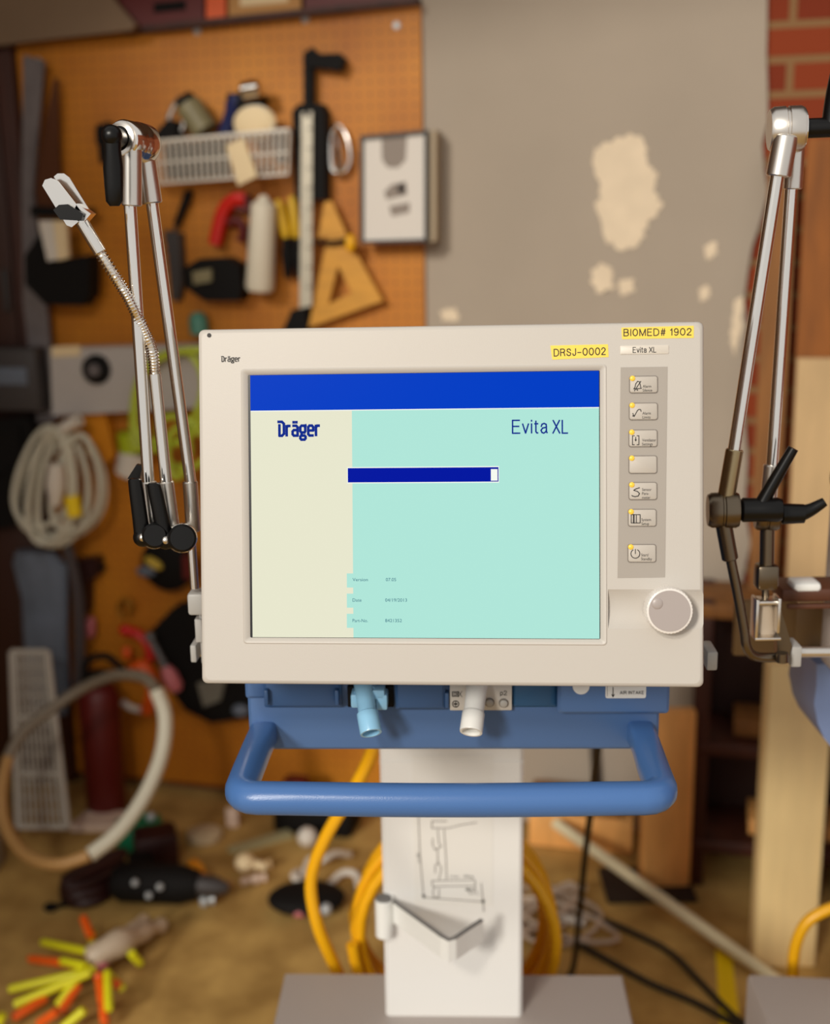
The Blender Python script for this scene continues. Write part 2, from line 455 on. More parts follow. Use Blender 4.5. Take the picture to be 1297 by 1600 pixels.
# ------------------------------------------------------------------ the garage
f = MB(CONCRETE); f.box((0.2, 0.9, -0.05), (6.4, 6.6, 0.1)); struct('floor', f)
c = MB(CEIL); c.box((0.2, 2.7, 2.56), (6.4, 2.4, 0.1)); struct('ceiling', c)
wb = MB(BRICK, WF); wb.box((0.2, 0.06, 1.3), (4.6, 0.1, 2.6)); WALL = struct('wall_back', wb)
wl = MB(GBROWN); wl.box((-1.75, 1.9, 1.3), (0.1, 3.0, 2.6)); struct('wall_left', wl)
wr = MB(BRICK); wr.box((2.2, 1.6, 1.3), (0.1, 2.6, 2.6)); struct('wall_right', wr)

def jag(pts, amp, n=6):
    out = []
    for i, a in enumerate(pts):
        b = pts[(i + 1) % len(pts)]; a = Vector(a); b = Vector(b)
        for k in range(n):
            p = a.lerp(b, k / n)
            if k: p = p + Vector((random.uniform(-amp, amp), 0, random.uniform(-amp, amp)))
            out.append(p)
    return out
# grey plaster coat with a broken right edge over the bricks
edge = [(1201, -60), (1201, 40), (1197, 84), (1202, 130), (1200, 190), (1192, 225), (1197, 262), (1200, 300), (1192, 345), (1176, 385), (1172, 420), (1165, 470), (1168, 510), (1160, 560), (1165, 640), (1170, 720), (1163, 790), (1170, 850), (1160, 905)]
zt = 2.5
pl = [Vector((w(640, 100).x, -0.006, zt))] + [Vector((w(1201, -60).x, -0.006, zt))]
pl += [w(x + random.uniform(-3, 3), y, 0.006) for x, y in edge]
pl += [Vector((w(1160, 905).x, -0.006, 0.012)), Vector((w(640, 100).x, -0.006, 0.012))]
pm = MB(PLASTER, WF); pm.prism(pl, (0, 0.016, 0)); struct('wall_plaster', pm, WALL)
def patch(pts, amp=0.006):
    p = MB(FILLER, WF); q = jag([w(x, y, 0.008) for x, y in pts], amp, 5)
    p.prism(q, (0, 0.004, 0)); struct('wall_filler_patch', p, WALL)
patch([(928, 240), (945, 222), (985, 208), (1004, 215), (1012, 250), (1028, 275), (1022, 300), (1034, 325), (1012, 345), (1000, 380), (975, 392), (945, 372), (932, 330), (938, 290)], 0.007)
patch([(924, 420), (940, 410), (960, 425), (958, 452), (935, 458), (922, 440)])
patch([(1098, 385), (1118, 378), (1122, 395), (1104, 408)], 0.003)
patch([(1092, 452), (1106, 446), (1110, 464), (1096, 472)], 0.003)
patch([(965, 438), (990, 435), (992, 455), (970, 462)], 0.003)
patch([(1148, 470), (1160, 462), (1158, 520), (1146, 560), (1140, 520)], 0.004)
patch([(688, 486), (712, 480), (716, 500), (692, 502)], 0.003)

# ------------------------------------------------------------------ pegboard
uL, uR = w(34, 100).x, w(661, 100).x
zTL, zTR = w(34, 70, 0.012).z, w(659, 10, 0.012).z
T = Thing('pegboard', 'large brown pegboard of small holes covering the wall left of the grey plaster', 'pegboard', WF)
p = MB(PEG, WF)
p.prism([(uL, -0.018, 0.03), (uR, -0.018, 0.03), (uR, -0.018, zTR), (uL, -0.018, zTL)], (0, 0.011, 0)); T.part('board', p)
p = MB(mat('pale_trim', (176, 150, 130), 0.6), WF)
um = w(375, 40).x; zm = zTL + (zTR - zTL) * (um - uL) / (uR - uL)
p.prism([(um, -0.024, zm), (uR, -0.024, zTR), (uR, -0.024, zTR + 0.014), (um, -0.024, zm + 0.014)], (0, 0.0165, 0)); T.part('top_trim', p)
p = MB(CLEARP, WF)
for q in ((308, 49), (477, 30), (620, 40), (60, 96)):
    a = w(*q, 0.018); p.cyl(a + Vector((0, 0.002, 0)), a + Vector((0, -0.004, 0)), 0.010, 0.007, 16)
T.part('screw', p)
T.done()

# above the board: shelf with boxes, leaning sheet
def wbox(mb, x0, y0, x1, y1, off, th, bev=0.004, mi=0):
    a = w(x0, y1, off); b = w(x1, y0, off)
    mb.box(((a.x + b.x) / 2, -off + th / 2, (a.z + b.z) / 2), (abs(b.x - a.x), th, abs(b.z - a.z)), bev, mi=mi)
    return mb
def wpoly(mb, pts, off, th, mi=0):
    return mb.prism([w(x, y, off) for x, y in pts], (0, th, 0), mi)
def wtube(mb, pts, off, r, mi=0, n=8, sm=6, closed=False):
    return mb.tube([w(p_[0], p_[1], p_[2] if len(p_) > 2 else off) for p_ in pts], r, n, mi, sm, closed)
zs = zTL + 0.06
p = MB(DBROWN, WF); p.prism([(w(205, 40).x, -0.05, w(205, 52, .05).z), (uR + 0.0, -0.05, w(660, 4, .05).z), (uR, -0.05, w(660, -6, .05).z), (w(205, 40).x, -0.05, w(205, 42, .05).z)], (0, 0.045, 0))
solid('wall_shelf', 'narrow dark wooden ledge running along the top of the pegboard', 'shelf', p)
p = MB([DRED, BLACKM], WF); wpoly(p, [(205, 42), (318, 31), (318, -60), (180, -60), (172, 0)], 0.049, 0.04)
wpoly(p, [(240, 20), (290, 15), (290, 0), (240, 5)], 0.051, 0.004, 1)
solid('storage_case', 'dark red case on the ledge above the left half of the pegboard', 'case', p)
p = MB([ORANGE, DRED], WF); wpoly(p, [(322, 30), (352, 27), (352, -50), (322, -50)], 0.047, 0.036)
solid('storage_tin', 'orange red tin squeezed between the dark red case and tan box', 'tin', p)
p = MB([TAN, CREAM], WF); wpoly(p, [(357, 26), (470, 14), (470, -50), (357, -50)], 0.049, 0.022)
wpoly(p, [(375, 10), (450, 3), (450, -20), (375, -12)], 0.05, 0.002, 1)
solid('cardboard_box', 'tan cardboard box on the ledge above the middle of the pegboard', 'box', p)
p = MB(DRED, WF); wpoly(p, [(476, 13), (640, -4), (640, -50), (476, -50)], 0.047, 0.02)
solid('storage_box', 'dark red box on the ledge above the right end of the pegboard', 'box', p)
p = MB(GBROWN, WF); wpoly(p, [(-60, -60), (165, -60), (178, 0), (212, 38), (205, 47), (60, 63), (-60, 78)], 0.078, 0.022)
solid('wallboard_sheet', 'grey brown sheet with a slanted edge fixed above the pegboard corner', 'board', p)

# ------------------------------------------------------------------ left edge: cupboard, upright, cloths
p = Thing('tool_cupboard', 'dark brown wooden cupboard at the edge beside the pegboard', 'cupboard', WF)
x0, x1 = w(-120, 500).x, uL - .002
q = MB(DBROWN, WF); q.box(((x0 + x1) / 2, -0.021, 1.02), (x1 - x0, 0.04, 2.02), 0.004); p.part('carcass', q)
q = MB(mat('cupboard_door', (54, 24, 12), 0.5), WF); q.box(((x0 + x1) / 2 - 0.01, -0.048, 1.4), (x1 - x0 - 0.06, 0.014, 1.0), 0.004); d = p.part('door', q)
q = MB(DGREY, WF); q.box((x1 - 0.055, -0.062, 1.3), (0.014, 0.016, 0.1), 0.003); p.part('door_handle', q, d)
q = MB(mat('cupboard_door', (54, 24, 12), 0.5), WF); q.box(((x0 + x1) / 2 - 0.01, -0.048, 0.44), (x1 - x0 - 0.06, 0.014, 0.7), 0.004); p.part('drawer_front', q)
p.done()
p = MB(MGREY, WF); a = w(48, 90, .04); b = w(70, 660, .04)
p.prism([w(x, y, .068) for x, y in ((36, 85), (68, 95), (50, 300), (72, 470), (86, 660), (58, 660), (36, 470), (34, 300))], (0, 0.011, 0))
solid('shelf_upright', 'grey bent metal upright standing along the pegboard\'s outer edge', 'upright', p)
p = Thing('grey_jacket', 'crumpled blue grey work jacket hanging low below the white cords', 'jacket', WF)
q = MB(BGREY, WF)
loops = []
for t, x_a, x_b in ((0, 34, 92), (0.08, 28, 112), (0.3, 42, 112), (0.55, 44, 112), (0.8, 52, 116), (1, 56, 112)):
    y = 858 + t * 250
    a, b = w(x_a, y, 0.07), w(x_b, y, 0.07); c_ = (a + b) / 2; hw = (b.x - a.x) / 2
    loops.append([Vector((c_.x + hw * math.cos(k * PI / 10), -0.092 - (0.024 + 0.006 * math.sin(k * 2.3 + t * 6)) * math.sin(k * PI / 10), c_.z)) for k in range(20)])
q.loft(loops); p.part('body', q)
q = MB(mat('jacket_lining', (74, 66, 66), 0.95), WF); wtube(q, [(104, 850), (122, 930), (124, 1040), (118, 1090)], 0.10, 0.014); p.part('sleeve', q)
p.done()
p = MB(BLACKM, WF); wpoly(p, [(-40, 660), (44, 650), (58, 700), (50, 770), (34, 820), (-40, 830)], 0.10, 0.035)
wpoly(p, [(-30, 680), (30, 668), (36, 720), (-30, 760)], 0.11, 0.012)
solid('tool_bag', 'black bag hanging on the dark cupboard left of the white cords', 'bag', p)
p = MB([DGREY, BGREY], WF); wbox(p, -60, 545, 52, 640, 0.13, 0.06, 0.004); wbox(p, -60, 575, 40, 600, 0.134, 0.006, 0.001, 1)
solid('junction_box', 'dark grey metal box on the cupboard beside the long white box', 'box', p)

# ------------------------------------------------------------------ tools on the upper pegboard
T = Thing('handsaw', 'old brown handsaw hanging on the pegboard\'s far side', 'saw', WF)
q = MB(mat('rusty_blade', (92, 50, 22), 0.5, 0.3), WF); wpoly(q, [(84, 122), (90, 122), (95, 300), (92, 345), (56, 330), (52, 292)], 0.050, 0.003); T.part('blade', q)
q = MB(BROWN, WF); wpoly(q, [(54, 325), (93, 340), (92, 385), (80, 400), (60, 395), (50, 370)], 0.055, 0.007); T.part('handle', q)
T.done()
T = Thing('brush_holder', 'black holder on the pegboard with a white and a cream handle', 'tool holder', WF)
q = MB(BLACKM, WF); wpoly(q, [(48, 322), (140, 325), (140, 338), (48, 338)], 0.10, 0.03)
wpoly(q, [(38, 400), (62, 365), (72, 410), (140, 398), (140, 460), (128, 478), (70, 476), (40, 445)], 0.12, 0.05); T.part('pouch', q)
q = MB(WHITEP, WF); wpoly(q, [(60, 345), (82, 345), (90, 405), (74, 408)], 0.135, 0.014); T.part('tool_handle', q, label='white flat handle')
q = MB(CREAM, WF); wpoly(q, [(83, 345), (102, 345), (106, 403), (90, 407)], 0.135, 0.014); T.part('tool_handle', q, label='cream flat handle')
T.done()
p = MB(BLACKM, WF); wpoly(p, [(150, 195), (168, 190), (172, 250), (155, 255)], 0.05, 0.03); wpoly(p, [(148, 200), (160, 196), (160, 225), (150, 226)], 0.056, 0.01)
solid('tape_measure', 'small black tool hanging behind the top joint of the arm on the pegboard', 'tool', p)

T = Thing('wire_basket', 'zinc wire basket hooked on the pegboard full of odds and ends', 'basket', WF)
q = MB(WIRE, WF)
def bp(px, py, off): return w(px, py, off)
TL, TR, BL_, BR_ = (240, 222), (452, 203), (247, 287), (450, 272)
q.tube([bp(*TL, .02), bp(*TL, .11), bp(*TR, .11), bp(*TR, .02)], 0.0045, 8, sm=1)
q.tube([bp(*BL_, .02), bp(*BL_, .10), bp(*BR_, .10), bp(*BR_, .02)], 0.003, 8, sm=1); T.part('rim', q)
q = MB(WIRE, WF)
for i in range(23):
    t = i / 22; x0 = TL[0] + t * (TR[0] - TL[0]); y0 = TL[1] + t * (TR[1] - TL[1]); x1 = BL_[0] + t * (BR_[0] - BL_[0]); y1 = BL_[1] + t * (BR_[1] - BL_[1])
    q.tube([bp(x0, y0, .11), bp(x1, y1, .10), bp(x1, y1, .02)], 0.0030, 6, sm=1)
T.part('wire_grid', q)
q = MB(WIRE, WF); wtube(q, [(243, 255, .02), (243, 255, .105), (451, 238, .105), (451, 238, .02)], .1, 0.0025, sm=1); T.part('mid_wire', q)
T.done()
def lying_can(name, label, cat, a, b, off, r, m0, capm, group=None):
    T = Thing(name, label, cat, WF, group)
    q = MB(m0, WF); A, B = w(*a, off), w(*b, off); q.rod([(0, r * .9), (.03, r), (.95, r), (1, r * .8)], A, B); T.part('can', q)
    q = MB(capm, WF); C = B + (B - A) * 0.25; q.rod([(0, r * .8), (.8, r * .75), (1, r * .5)], B, C); T.part('cap', q)
    return T.done()
p = MB(mat('basket_dark', (30, 24, 18), .8), WF); wpoly(p, [(256, 226), (345, 217), (348, 272), (260, 279)], .075, .03); solid('cloth_pouch', 'dark cloth pouch lying inside the left half of the wire basket', 'pouch', p)
lying_can('spray_can', 'olive spray can leaning out of the wire basket', 'can', (322, 206), (293, 162), 0.065, 0.030, OLIVE, BLACKM)
p = MB(BLACKM, WF); wpoly(p, [(242, 208), (262, 186), (275, 190), (275, 218), (245, 222)], 0.07, 0.04)
solid('putty_knife', 'dark tool at the basket\'s end beside the arm joint', 'tool', p)
p = MB([STEEL, BLACKM], WF); wtube(p, [(262, 190), (272, 165), (282, 152)], 0.06, 0.006); wtube(p, [(282, 152), (290, 170), (284, 205)], 0.06, 0.005)
solid('pliers', 'thin steel pliers standing in the wire basket before the olive can', 'pliers', p)
p = MB([NAVYP, BLACKM], WF); A = w(352, 212, .045); B = w(372, 150, .045); p.rod([(0, .018), (.6, .018), (.7, .022), (1, .022)], A, B); wpoly(p, [(352, 148), (400, 140), (412, 158), (400, 168), (360, 168)], 0.065, 0.035, 1)
solid('heat_gun', 'black and navy power tool standing in the wire basket', 'tool', p)
p = MB(CHROME, WF); p.rod([(0, .016), (.1, .02), (.9, .02), (1, .014)], w(378, 142, .085), w(408, 137, .085))
solid('socket_tool', 'shiny chrome cylinder lying on top of the black and navy tool', 'tool', p)
T = Thing('dust_mask', 'cream cup shaped dust mask resting on the wire basket', 'mask', WF)
q = MB(CREAM, WF); q.ball(w(398, 192, .090), (0.050, 0.014, 0.038)); T.part('cup', q)
q = MB(WIRE, WF); wtube(q, [(368, 205), (380, 172), (412, 168), (428, 205)], 0.095, 0.002); T.part('strap', q)
T.done()
p = MB(CREAM, WF); wpoly(p, [(353, 228), (380, 215), (402, 275), (372, 290)], 0.118, 0.004)
solid('paper_tag', 'cream paper tag hanging over the front wires of the basket', 'tag', p)
p = MB(MGREY, WF); wpoly(p, [(425, 205), (440, 200), (441, 254), (432, 256)], 0.082, 0.03)
solid('sanding_block', 'grey brown block standing in the end of the wire basket', 'block', p)

T = Thing('caulking_gun', 'black caulking gun hanging upright beside the long ruler', 'tool', WF)
q = MB(BLACKM, WF); wpoly(q, [(456, 175), (466, 162), (502, 162), (508, 176), (508, 312), (461, 312)], 0.06, 0.04); T.part('barrel', q)
q = MB(BLACKM, WF); wpoly(q, [(474, 80), (489, 84), (488, 170), (474, 170)], 0.05, 0.018); T.part('rod', q)
q = MB(BLACKM, WF); wpoly(q, [(476, 82), (486, 74), (498, 84), (530, 83), (538, 92), (532, 110), (500, 106), (476, 104)], 0.055, 0.024); T.part('handle', q)
T.done()
T = Thing('steel_ruler', 'long pale metal ruler hanging in front of the black caulking gun', 'ruler', WF)
q = MB(RULER, WF); wpoly(q, [(471, 176), (488, 174), (487, 478), (468, 482)], 0.07, 0.004); T.part('blade', q)
q = MB([GRAPHITE], WF)
for k in range(9):
    y = 200 + 31 * k; wpoly(q, [(480, y), (487, y), (487, y + 2), (480, y + 2)], 0.0704, 0.0004)
T.part('scale_marks', q)
q = MB(DGREY, WF); q.cyl(w(479, 178, .068), w(479, 178, .075), .006); T.part('hanging_hole', q)
T.done()
T = Thing('carabiner', 'pair of chrome carabiner loops hanging right of the caulking gun', 'carabiner', WF)
q = MB(CHROME, WF); wtube(q, [(521, 205), (529, 196), (541, 212), (547, 245), (540, 266), (526, 268), (519, 250)], 0.04, 0.005, closed=True); T.part('loop', q)
q = MB(CHROME, WF); wtube(q, [(517, 215), (523, 208), (534, 255), (528, 268), (518, 262)], 0.052, 0.004, closed=True); T.part('gate', q)
T.done()

T = Thing('picture_frame', 'black framed print with pale mat hung over the pegboard\'s right edge', 'picture', WF)
def ring4(mb, o, i, off, th, mi=0):
    O = [w(x, y, off) for x, y in o]; I = [w(x, y, off) for x, y in i]; V = Vector((0, th, 0))
    mb.loft([O, I, [q + V for q in I], [q + V for q in O]], mi=mi, closed=True)
O = [(562, 212), (668, 203), (668, 379), (562, 381)]
I = [(567, 218), (663, 209), (663, 373), (567, 376)]
q = MB(mat('frame_black', (26, 20, 16), 0.4), WF); ring4(q, O, I, 0.085, 0.02); T.part('frame', q)
q = MB([PAPER, SOFTPRINT, GRAPHITE], WF); wpoly(q, I, 0.078, 0.01)
wpoly(q, jag_px := [(596, 216), (636, 212), (634, 250), (622, 262), (606, 262), (597, 250)], 0.0785, 0.0004, 1)
wpoly(q, [(600, 300), (612, 288), (634, 284), (636, 304), (620, 308), (604, 312)], 0.0788, 0.0004, 1)
wpoly(q, [(618, 292), (632, 284), (634, 300), (626, 304)], 0.0791, 0.0004, 2)
wpoly(q, [(608, 322), (640, 316), (640, 332), (612, 338)], 0.0788, 0.0004, 1)
T.part('print', q)
q = MB(mat('frame_side', (170, 150, 120), 0.5), WF); wpoly(q, [(668, 205), (681, 203), (681, 376), (668, 379)], 0.07, 0.05); T.part('frame_back', q)
T.done()

T = Thing('triangle_square', 'yellow wooden triangle square hanging below the carabiners', 'square', WF)
q = MB(WOODY, WF); ring4(q, [(520, 330), (598, 470), (482, 512)], [(528, 415), (550, 458), (513, 475)], 0.055, 0.014); T.part('triangle', q)
q = MB(WOODY, WF); wpoly(q, [(507, 316), (518, 314), (541, 365), (497, 372)], 0.058, 0.016); T.part('top_block', q)
q = MB(BLACKM, WF); wtube(q, [(490, 378), (520, 379), (545, 374)], 0.07, 0.005, sm=3); c_ = T.part('clamp', q)
q = MB(YHOSE, WF); q.ball(w(548, 380, .075), (.012, .012, .02)); T.part('clamp_knob', q, c_)
T.done()
for (a, b, lab) in (((434, 312), (448, 372), 'yellow handled tool right beside the white tube'), ((456, 306), (464, 372), 'yellow handled tool tucked against the long ruler')):
    T = Thing('yellow_tool', lab, 'tool', WF, 'yellow handled tools on the pegboard')
    q = MB(mat('tool_yellow', (214, 170, 30), 0.5), WF); q.rod([(0, .007), (.2, .012), (.8, .013), (1, .009)], w(*a, .045), w(*b, .045)); T.part('handle', q)
    q = MB(BLACKM, WF); q.rod([(0, .01), (.4, .014), (1, .008)], w(*b, .045), w(b[0] + 2, b[1] + 62, .045)); T.part('jaw', q)
    T.done()
T = Thing('white_tube', 'white cylindrical tube standing on the pegboard between red and yellow tools', 'tube', WF)
q = MB(mat('tube_white', (232, 222, 200), 0.5), WF); q.rod([(0, .022), (.03, .028), (.95, .033), (1, .028)], w(412, 316, .075), w(406, 455, .075)); T.part('body', q)
q = MB(mat('tube_white', (232, 222, 200), 0.5), WF); q.rod([(0, .008), (1, .018)], w(412, 305, .075), w(412, 316, .075)); T.part('nozzle', q)
T.done()
T = Thing('staple_gun', 'bright red hand tool with curved handle left of the white tube', 'tool', WF)
q = MB(REDP, WF); wtube(q, [(336, 382), (343, 350), (352, 325), (368, 312), (384, 312)], 0.05, 0.017); T.part('body', q)
q = MB(DRED, WF); wtube(q, [(358, 350), (372, 345), (380, 360), (376, 378)], 0.05, 0.011); T.part('handle', q)
q = MB(DRED, WF); wpoly(q, [(355, 308), (388, 306), (390, 330), (370, 330)], 0.055, 0.03); T.part('head', q)
T.done()
p = MB([BLACKM, DGREY, OLIVE], WF)
wpoly(p, [(285, 420), (312, 404), (350, 402), (374, 415), (378, 452), (372, 470), (320, 470), (290, 450)], 0.08, 0.06); wpoly(p, [(300, 425), (330, 420), (330, 440), (302, 445)], 0.088, 0.01, 2)
solid('tool_pouch', 'dark tool pouch hanging below the red hand tool', 'pouch', p)
T = Thing('screwdriver', 'dark screwdriver leaning on the pegboard beside the arm tube', 'screwdriver', WF)
q = MB(BLACKM, WF); q.rod([(0, .008), (.2, .011), (1, .008)], w(297, 298, .035), w(276, 352, .035)); T.part('handle', q)
q = MB(DGREY, WF); q.cyl(w(276, 352, .035), w(262, 395, .035), .004); T.part('shaft', q)
T.done()
p = MB([DGREY, BLACKM], WF); wpoly(p, [(256, 360), (280, 365), (284, 440), (278, 470), (268, 470), (262, 400)], 0.05, 0.03)
solid('tin_snips', 'dark grey snips hanging left of the tool pouch', 'snips', p)
p = MB(TEAL, WF); p.rod([(0, .012), (.3, .022), (1, .022)], w(308, 488, .05), w(312, 522, .05))
solid('teal_bottle', 'small teal bottle on the pegboard above the monitor corner', 'bottle', p)
p = MB(BLACKM, WF); wpoly(p, [(455, 485), (478, 478), (480, 520), (440, 520)], 0.06, 0.035)
solid('black_clamp', 'black clamp hanging below the ruler just above the monitor', 'clamp', p)

# ------------------------------------------------------------------ middle band
T = Thing('metal_channel', 'long white metal box with a round black dial across the pegboard', 'box', WF)
q = MB(mat('white_metal', (196, 188, 182), 0.45, noise=0.1, nscale=6), WF); wpoly(q, [(78, 545), (332, 538), (334, 636), (82, 650)], 0.09, 0.07); T.part('housing', q)
q = MB(BLACKM, WF); c0 = w(152, 577, .09); q.rod([(0, .036), (.7, .034), (1, .026)], c0, c0 + Vector((0, -.018, 0))); dl = T.part('dial', q)
q = MB(MGREY, WF); q.rod([(0, .016), (1, .012)], c0 + Vector((0, -.018, 0)), c0 + Vector((0, -.024, 0))); T.part('dial_cap', q, dl)
q = MB(CREAM, WF); wpoly(q, [(80, 542), (125, 540), (125, 556), (82, 558)], 0.094, 0.003); T.part('highlight_strip', q)  # cream strip paints a highlight along the top of the housing
T.done()
T = Thing('white_cord_bundle', 'coiled bundle of white cords with a yellow band on the pegboard', 'cord', WF)
q = MB(WHOSE, WF)
for (cx, cy, rx, ry, ofs) in ((85, 755, 58, 82, .06), (95, 765, 48, 88, .07), (70, 745, 48, 78, .08), (110, 760, 60, 80, .065), (90, 760, 30, 92, .085), (120, 755, 40, 75, .09), (78, 760, 35, 90, .095)):
    wtube(q, [(cx + rx * math.cos(a + .2) * (0.45 + .55 * (1 + math.sin(a)) / 2 + .2), cy + ry * math.sin(a), ofs + .05) for a in [2 * PI * k / 12 for k in range(12)]], ofs, 0.0075, closed=True, sm=4)
T.part('loops', q)
q = MB(mat('plug_white', (220, 210, 196), 0.5), WF); q.rod([(0, .018), (.5, .024), (1, .012)], w(88, 725, .16), w(86, 790, .16)); T.part('plug', q)
q = MB(mat('plug_white', (220, 210, 196), 0.5), WF); q.rod([(0, .014), (1, .016)], w(98, 670, .15), w(124, 655, .15)); T.part('plug', q)
q = MB(YTAPE, WF); q.cyl(w(112, 775, .15), w(117, 806, .15), .018); T.part('tape_band', q)
T.done()
T = Thing('orange_holster', 'amber coloured tool with rounded end below the long white box', 'tool', WF)
q = MB(AMBER, WF); wpoly(q, [(130, 646), (162, 642), (180, 712), (168, 724), (146, 720), (133, 700)], 0.06, 0.035); T.part('body', q)
q = MB(CREAM, WF); q.ball(w(142, 705, .062), (.012, .012, .014)); T.part('button', q)
T.done()
T = Thing('extension_cable', 'lime green cord looped behind the arm tubes', 'cord', WF)
q = MB(YGREEN, WF)
for ofs, pts in ((.115, [(212, 690), (210, 620), (228, 575), (262, 552), (300, 556), (318, 600), (300, 660), (262, 700)]), (.13, [(218, 680), (214, 610), (240, 566), (290, 548), (330, 560), (322, 640), (285, 690)]), (.145, [(262, 690), (268, 740), (285, 740), (296, 700), (282, 668)]), (.12, [(250, 660), (290, 655), (330, 700), (300, 730), (262, 720)])):
    wtube(q, pts, ofs, 0.0085, closed=True, sm=5)
T.part('loops', q); T.done()
T = Thing('lime_bottle', 'lime green and white bottle behind the lower arm levers', 'bottle', WF)
q = MB(mat('lime_bottle_plastic', (176, 190, 30), 0.4), WF); q.rod([(0, .03), (.1, .04), (1, .04)], w(208, 672, .065), w(212, 705, .065)); T.part('body', q)
q = MB(WHITEP, WF); q.rod([(0, .04), (.9, .036), (1, .02)], w(212, 705, .065), w(202, 745, .065)); T.part('base', q)
T.done()

# ------------------------------------------------------------------ lower pegboard
T = Thing('tape_roll', 'black roll with a white and yellow patch below the arm levers', 'roll', WF)
q = MB(BLACKM, WF); c0 = w(258, 884, .075); q.rod([(0, .05), (.2, .068), (.8, .068), (1, .05)], c0 + Vector((0, .045, 0)), c0); T.part('body', q)
q = MB(BGREY, WF); q.ball(w(228, 893, .08), (.026, .012, .014)); T.part('patch', q, label='pale blue grey patch')
q = MB(mat('muted_yellow', (200, 170, 60), .6), WF); q.ball(w(240, 880, .08), (.026, .012, .012), Euler((0, .5, 0))); T.part('patch', q, label='muted yellow patch')
T.done()
p = MB(DRED, WF); wpoly(p, [(284, 870), (300, 872), (304, 905), (286, 905)], 0.1, 0.03); solid('red_container', 'small dark red cap beside the black roll behind the monitor edge', 'container', p)
T = Thing('dark_drill', 'dark drill hanging on the pegboard left of the black roll', 'drill', WF)
q = MB(mat('maroon_black', (44, 12, 10), .5), WF); wpoly(q, [(118, 876), (150, 872), (152, 900), (136, 908), (134, 960), (119, 962)], 0.06, 0.04); T.part('body', q)
q = MB(BLACKM, WF); q.cyl(w(150, 886, .04), w(164, 886, .04), .012, .006); T.part('chuck', q)
T.done()
p = MB(PINK, WF); p.rod([(0, .01), (.2, .014), (.8, .014), (1, .01)], w(141, 965, .05), w(140, 995, .05)); solid('pink_grip', 'short pink grip hanging alone on the lower pegboard', 'grip', p)
T = Thing('brass_hook', 'small brass hook screwed above the orange clamp', 'hook', WF)
q = MB(mat('brass', (170, 120, 40), .4, .6), WF); wtube(q, [(190, 965), (186, 948), (195, 938), (206, 945), (202, 960)], .045, .006); q.cyl(w(195, 938, .042), w(195, 938, .021), .004); T.part('hook', q); T.done()
T = Thing('orange_clamp', 'orange hand clamp with white tips on the lower pegboard', 'clamp', WF)
q = MB(ORANGE, WF); wtube(q, [(205, 1050), (222, 1040), (236, 1060), (238, 1085), (228, 1112)], .06, .018); T.part('jaw', q)
q = MB(ORANGE, WF); q.ball(w(198, 1020, .06), (.014, .012, .018)); T.part('knob', q)
q = MB(REDP, WF); wtube(q, [(196, 985), (214, 990), (230, 1005), (236, 1030)], .055, .014); q.ball(w(196, 985, .06), (.018, .014, .016)); T.part('handle', q)
q = MB(WHITEP, WF); wtube(q, [(190, 1096), (205, 1106), (224, 1110)], .065, .009); T.part('tip', q)
T.done()
T = Thing('pink_screwdriver', 'grey shafted screwdriver with a pink grip below the pegboard clutter', 'screwdriver', WF)
q = MB(mat('grey_shaft', (110, 110, 112), .4, .6), WF); q.cyl(w(234, 996, .115), w(260, 1045, .115), .009); q.ball(w(234, 996, .115), (.014, .012, .014)); T.part('shaft', q)
q = MB(PINK, WF); q.rod([(0, .012), (.3, .02), (.8, .02), (1, .01)], w(258, 1042, .115), w(278, 1080, .115)); T.part('grip', q)
T.done()
T = Thing('black_bag', 'black soft bag hanging behind the monitor\'s lower corner', 'bag', WF)
q = MB(BLACKM, WF); wpoly(q, [(236, 985), (270, 950), (330, 935), (400, 960), (400, 1120), (330, 1130), (290, 1110), (262, 1075), (245, 1030)], 0.07, 0.05); T.part('body', q)
q = MB(mat('bag_grey', (120, 116, 104), .8), WF); wpoly(q, [(308, 1068), (352, 1060), (344, 1095), (318, 1105)], 0.08, 0.01); T.part('flap', q)
q = MB(BGREY, WF); q.ball(w(376, 1110, .085), (.022, .014, .016)); T.part('buckle', q)
T.done()
T = Thing('red_canister', 'dark red canister standing under the pegboard beside the white rack', 'canister')
b0 = atZ(168, 1268); yy = b0.y
q = MB(DRED); top = atY(160, 1068, yy).z; q.rod([(0, .045), (.02, .05), (.9, .05), (.97, .04), (1, .025)], (b0.x, yy, 0.0), (b0.x, yy, top), 28); T.part('body', q)
q = MB(BLACKM); q.cyl((b0.x, yy, top - .002), (b0.x, yy, top + .03), .025); T.part('cap', q)
q = MB(BLACKM); q.tube([(b0.x - .03, yy, top + .01), (b0.x - .02, yy, top + .06), (b0.x + .03, yy, top + .07), (b0.x + .07, yy, top + .03)], .009); T.part('handle', q)
T.done()
T = Thing('white_rack', 'white wire rack with two tall panels leaning at the garage\'s edge', 'rack')
q = MB(mat('rack_white', (176, 168, 156), .5)); q2 = MB(mat('rack_white', (176, 168, 156), .5))
def lean(px, py, t):  # plane through the floor line leaning back
    return atY(px, py, 2.62 + .14 * t)
y_b, y_t = 1292, 1018
def lp(u_, t): return lean(28 - 10 * t + u_ * (78 - 22 * t), y_b + (y_t - y_b) * t, t)
for u_ in (0, 1): q.tube([lp(u_, 0), lp(u_, 1)], .008, 8, sm=1)
for t in (0.0, .3, .62, 1): q.tube([lp(0, t), lp(1, t)], .007, 8, sm=1)
for k in range(1, 9): q2.tube([lp(k / 9, 0), lp(k / 9, 1)], .0032, 6, sm=1)
for k in range(1, 12): q2.tube([lp(0, k / 12), lp(1, k / 12)], .0018, 6, sm=1)
T.part('frame', q); T.part('wire_grid', q2); T.done()
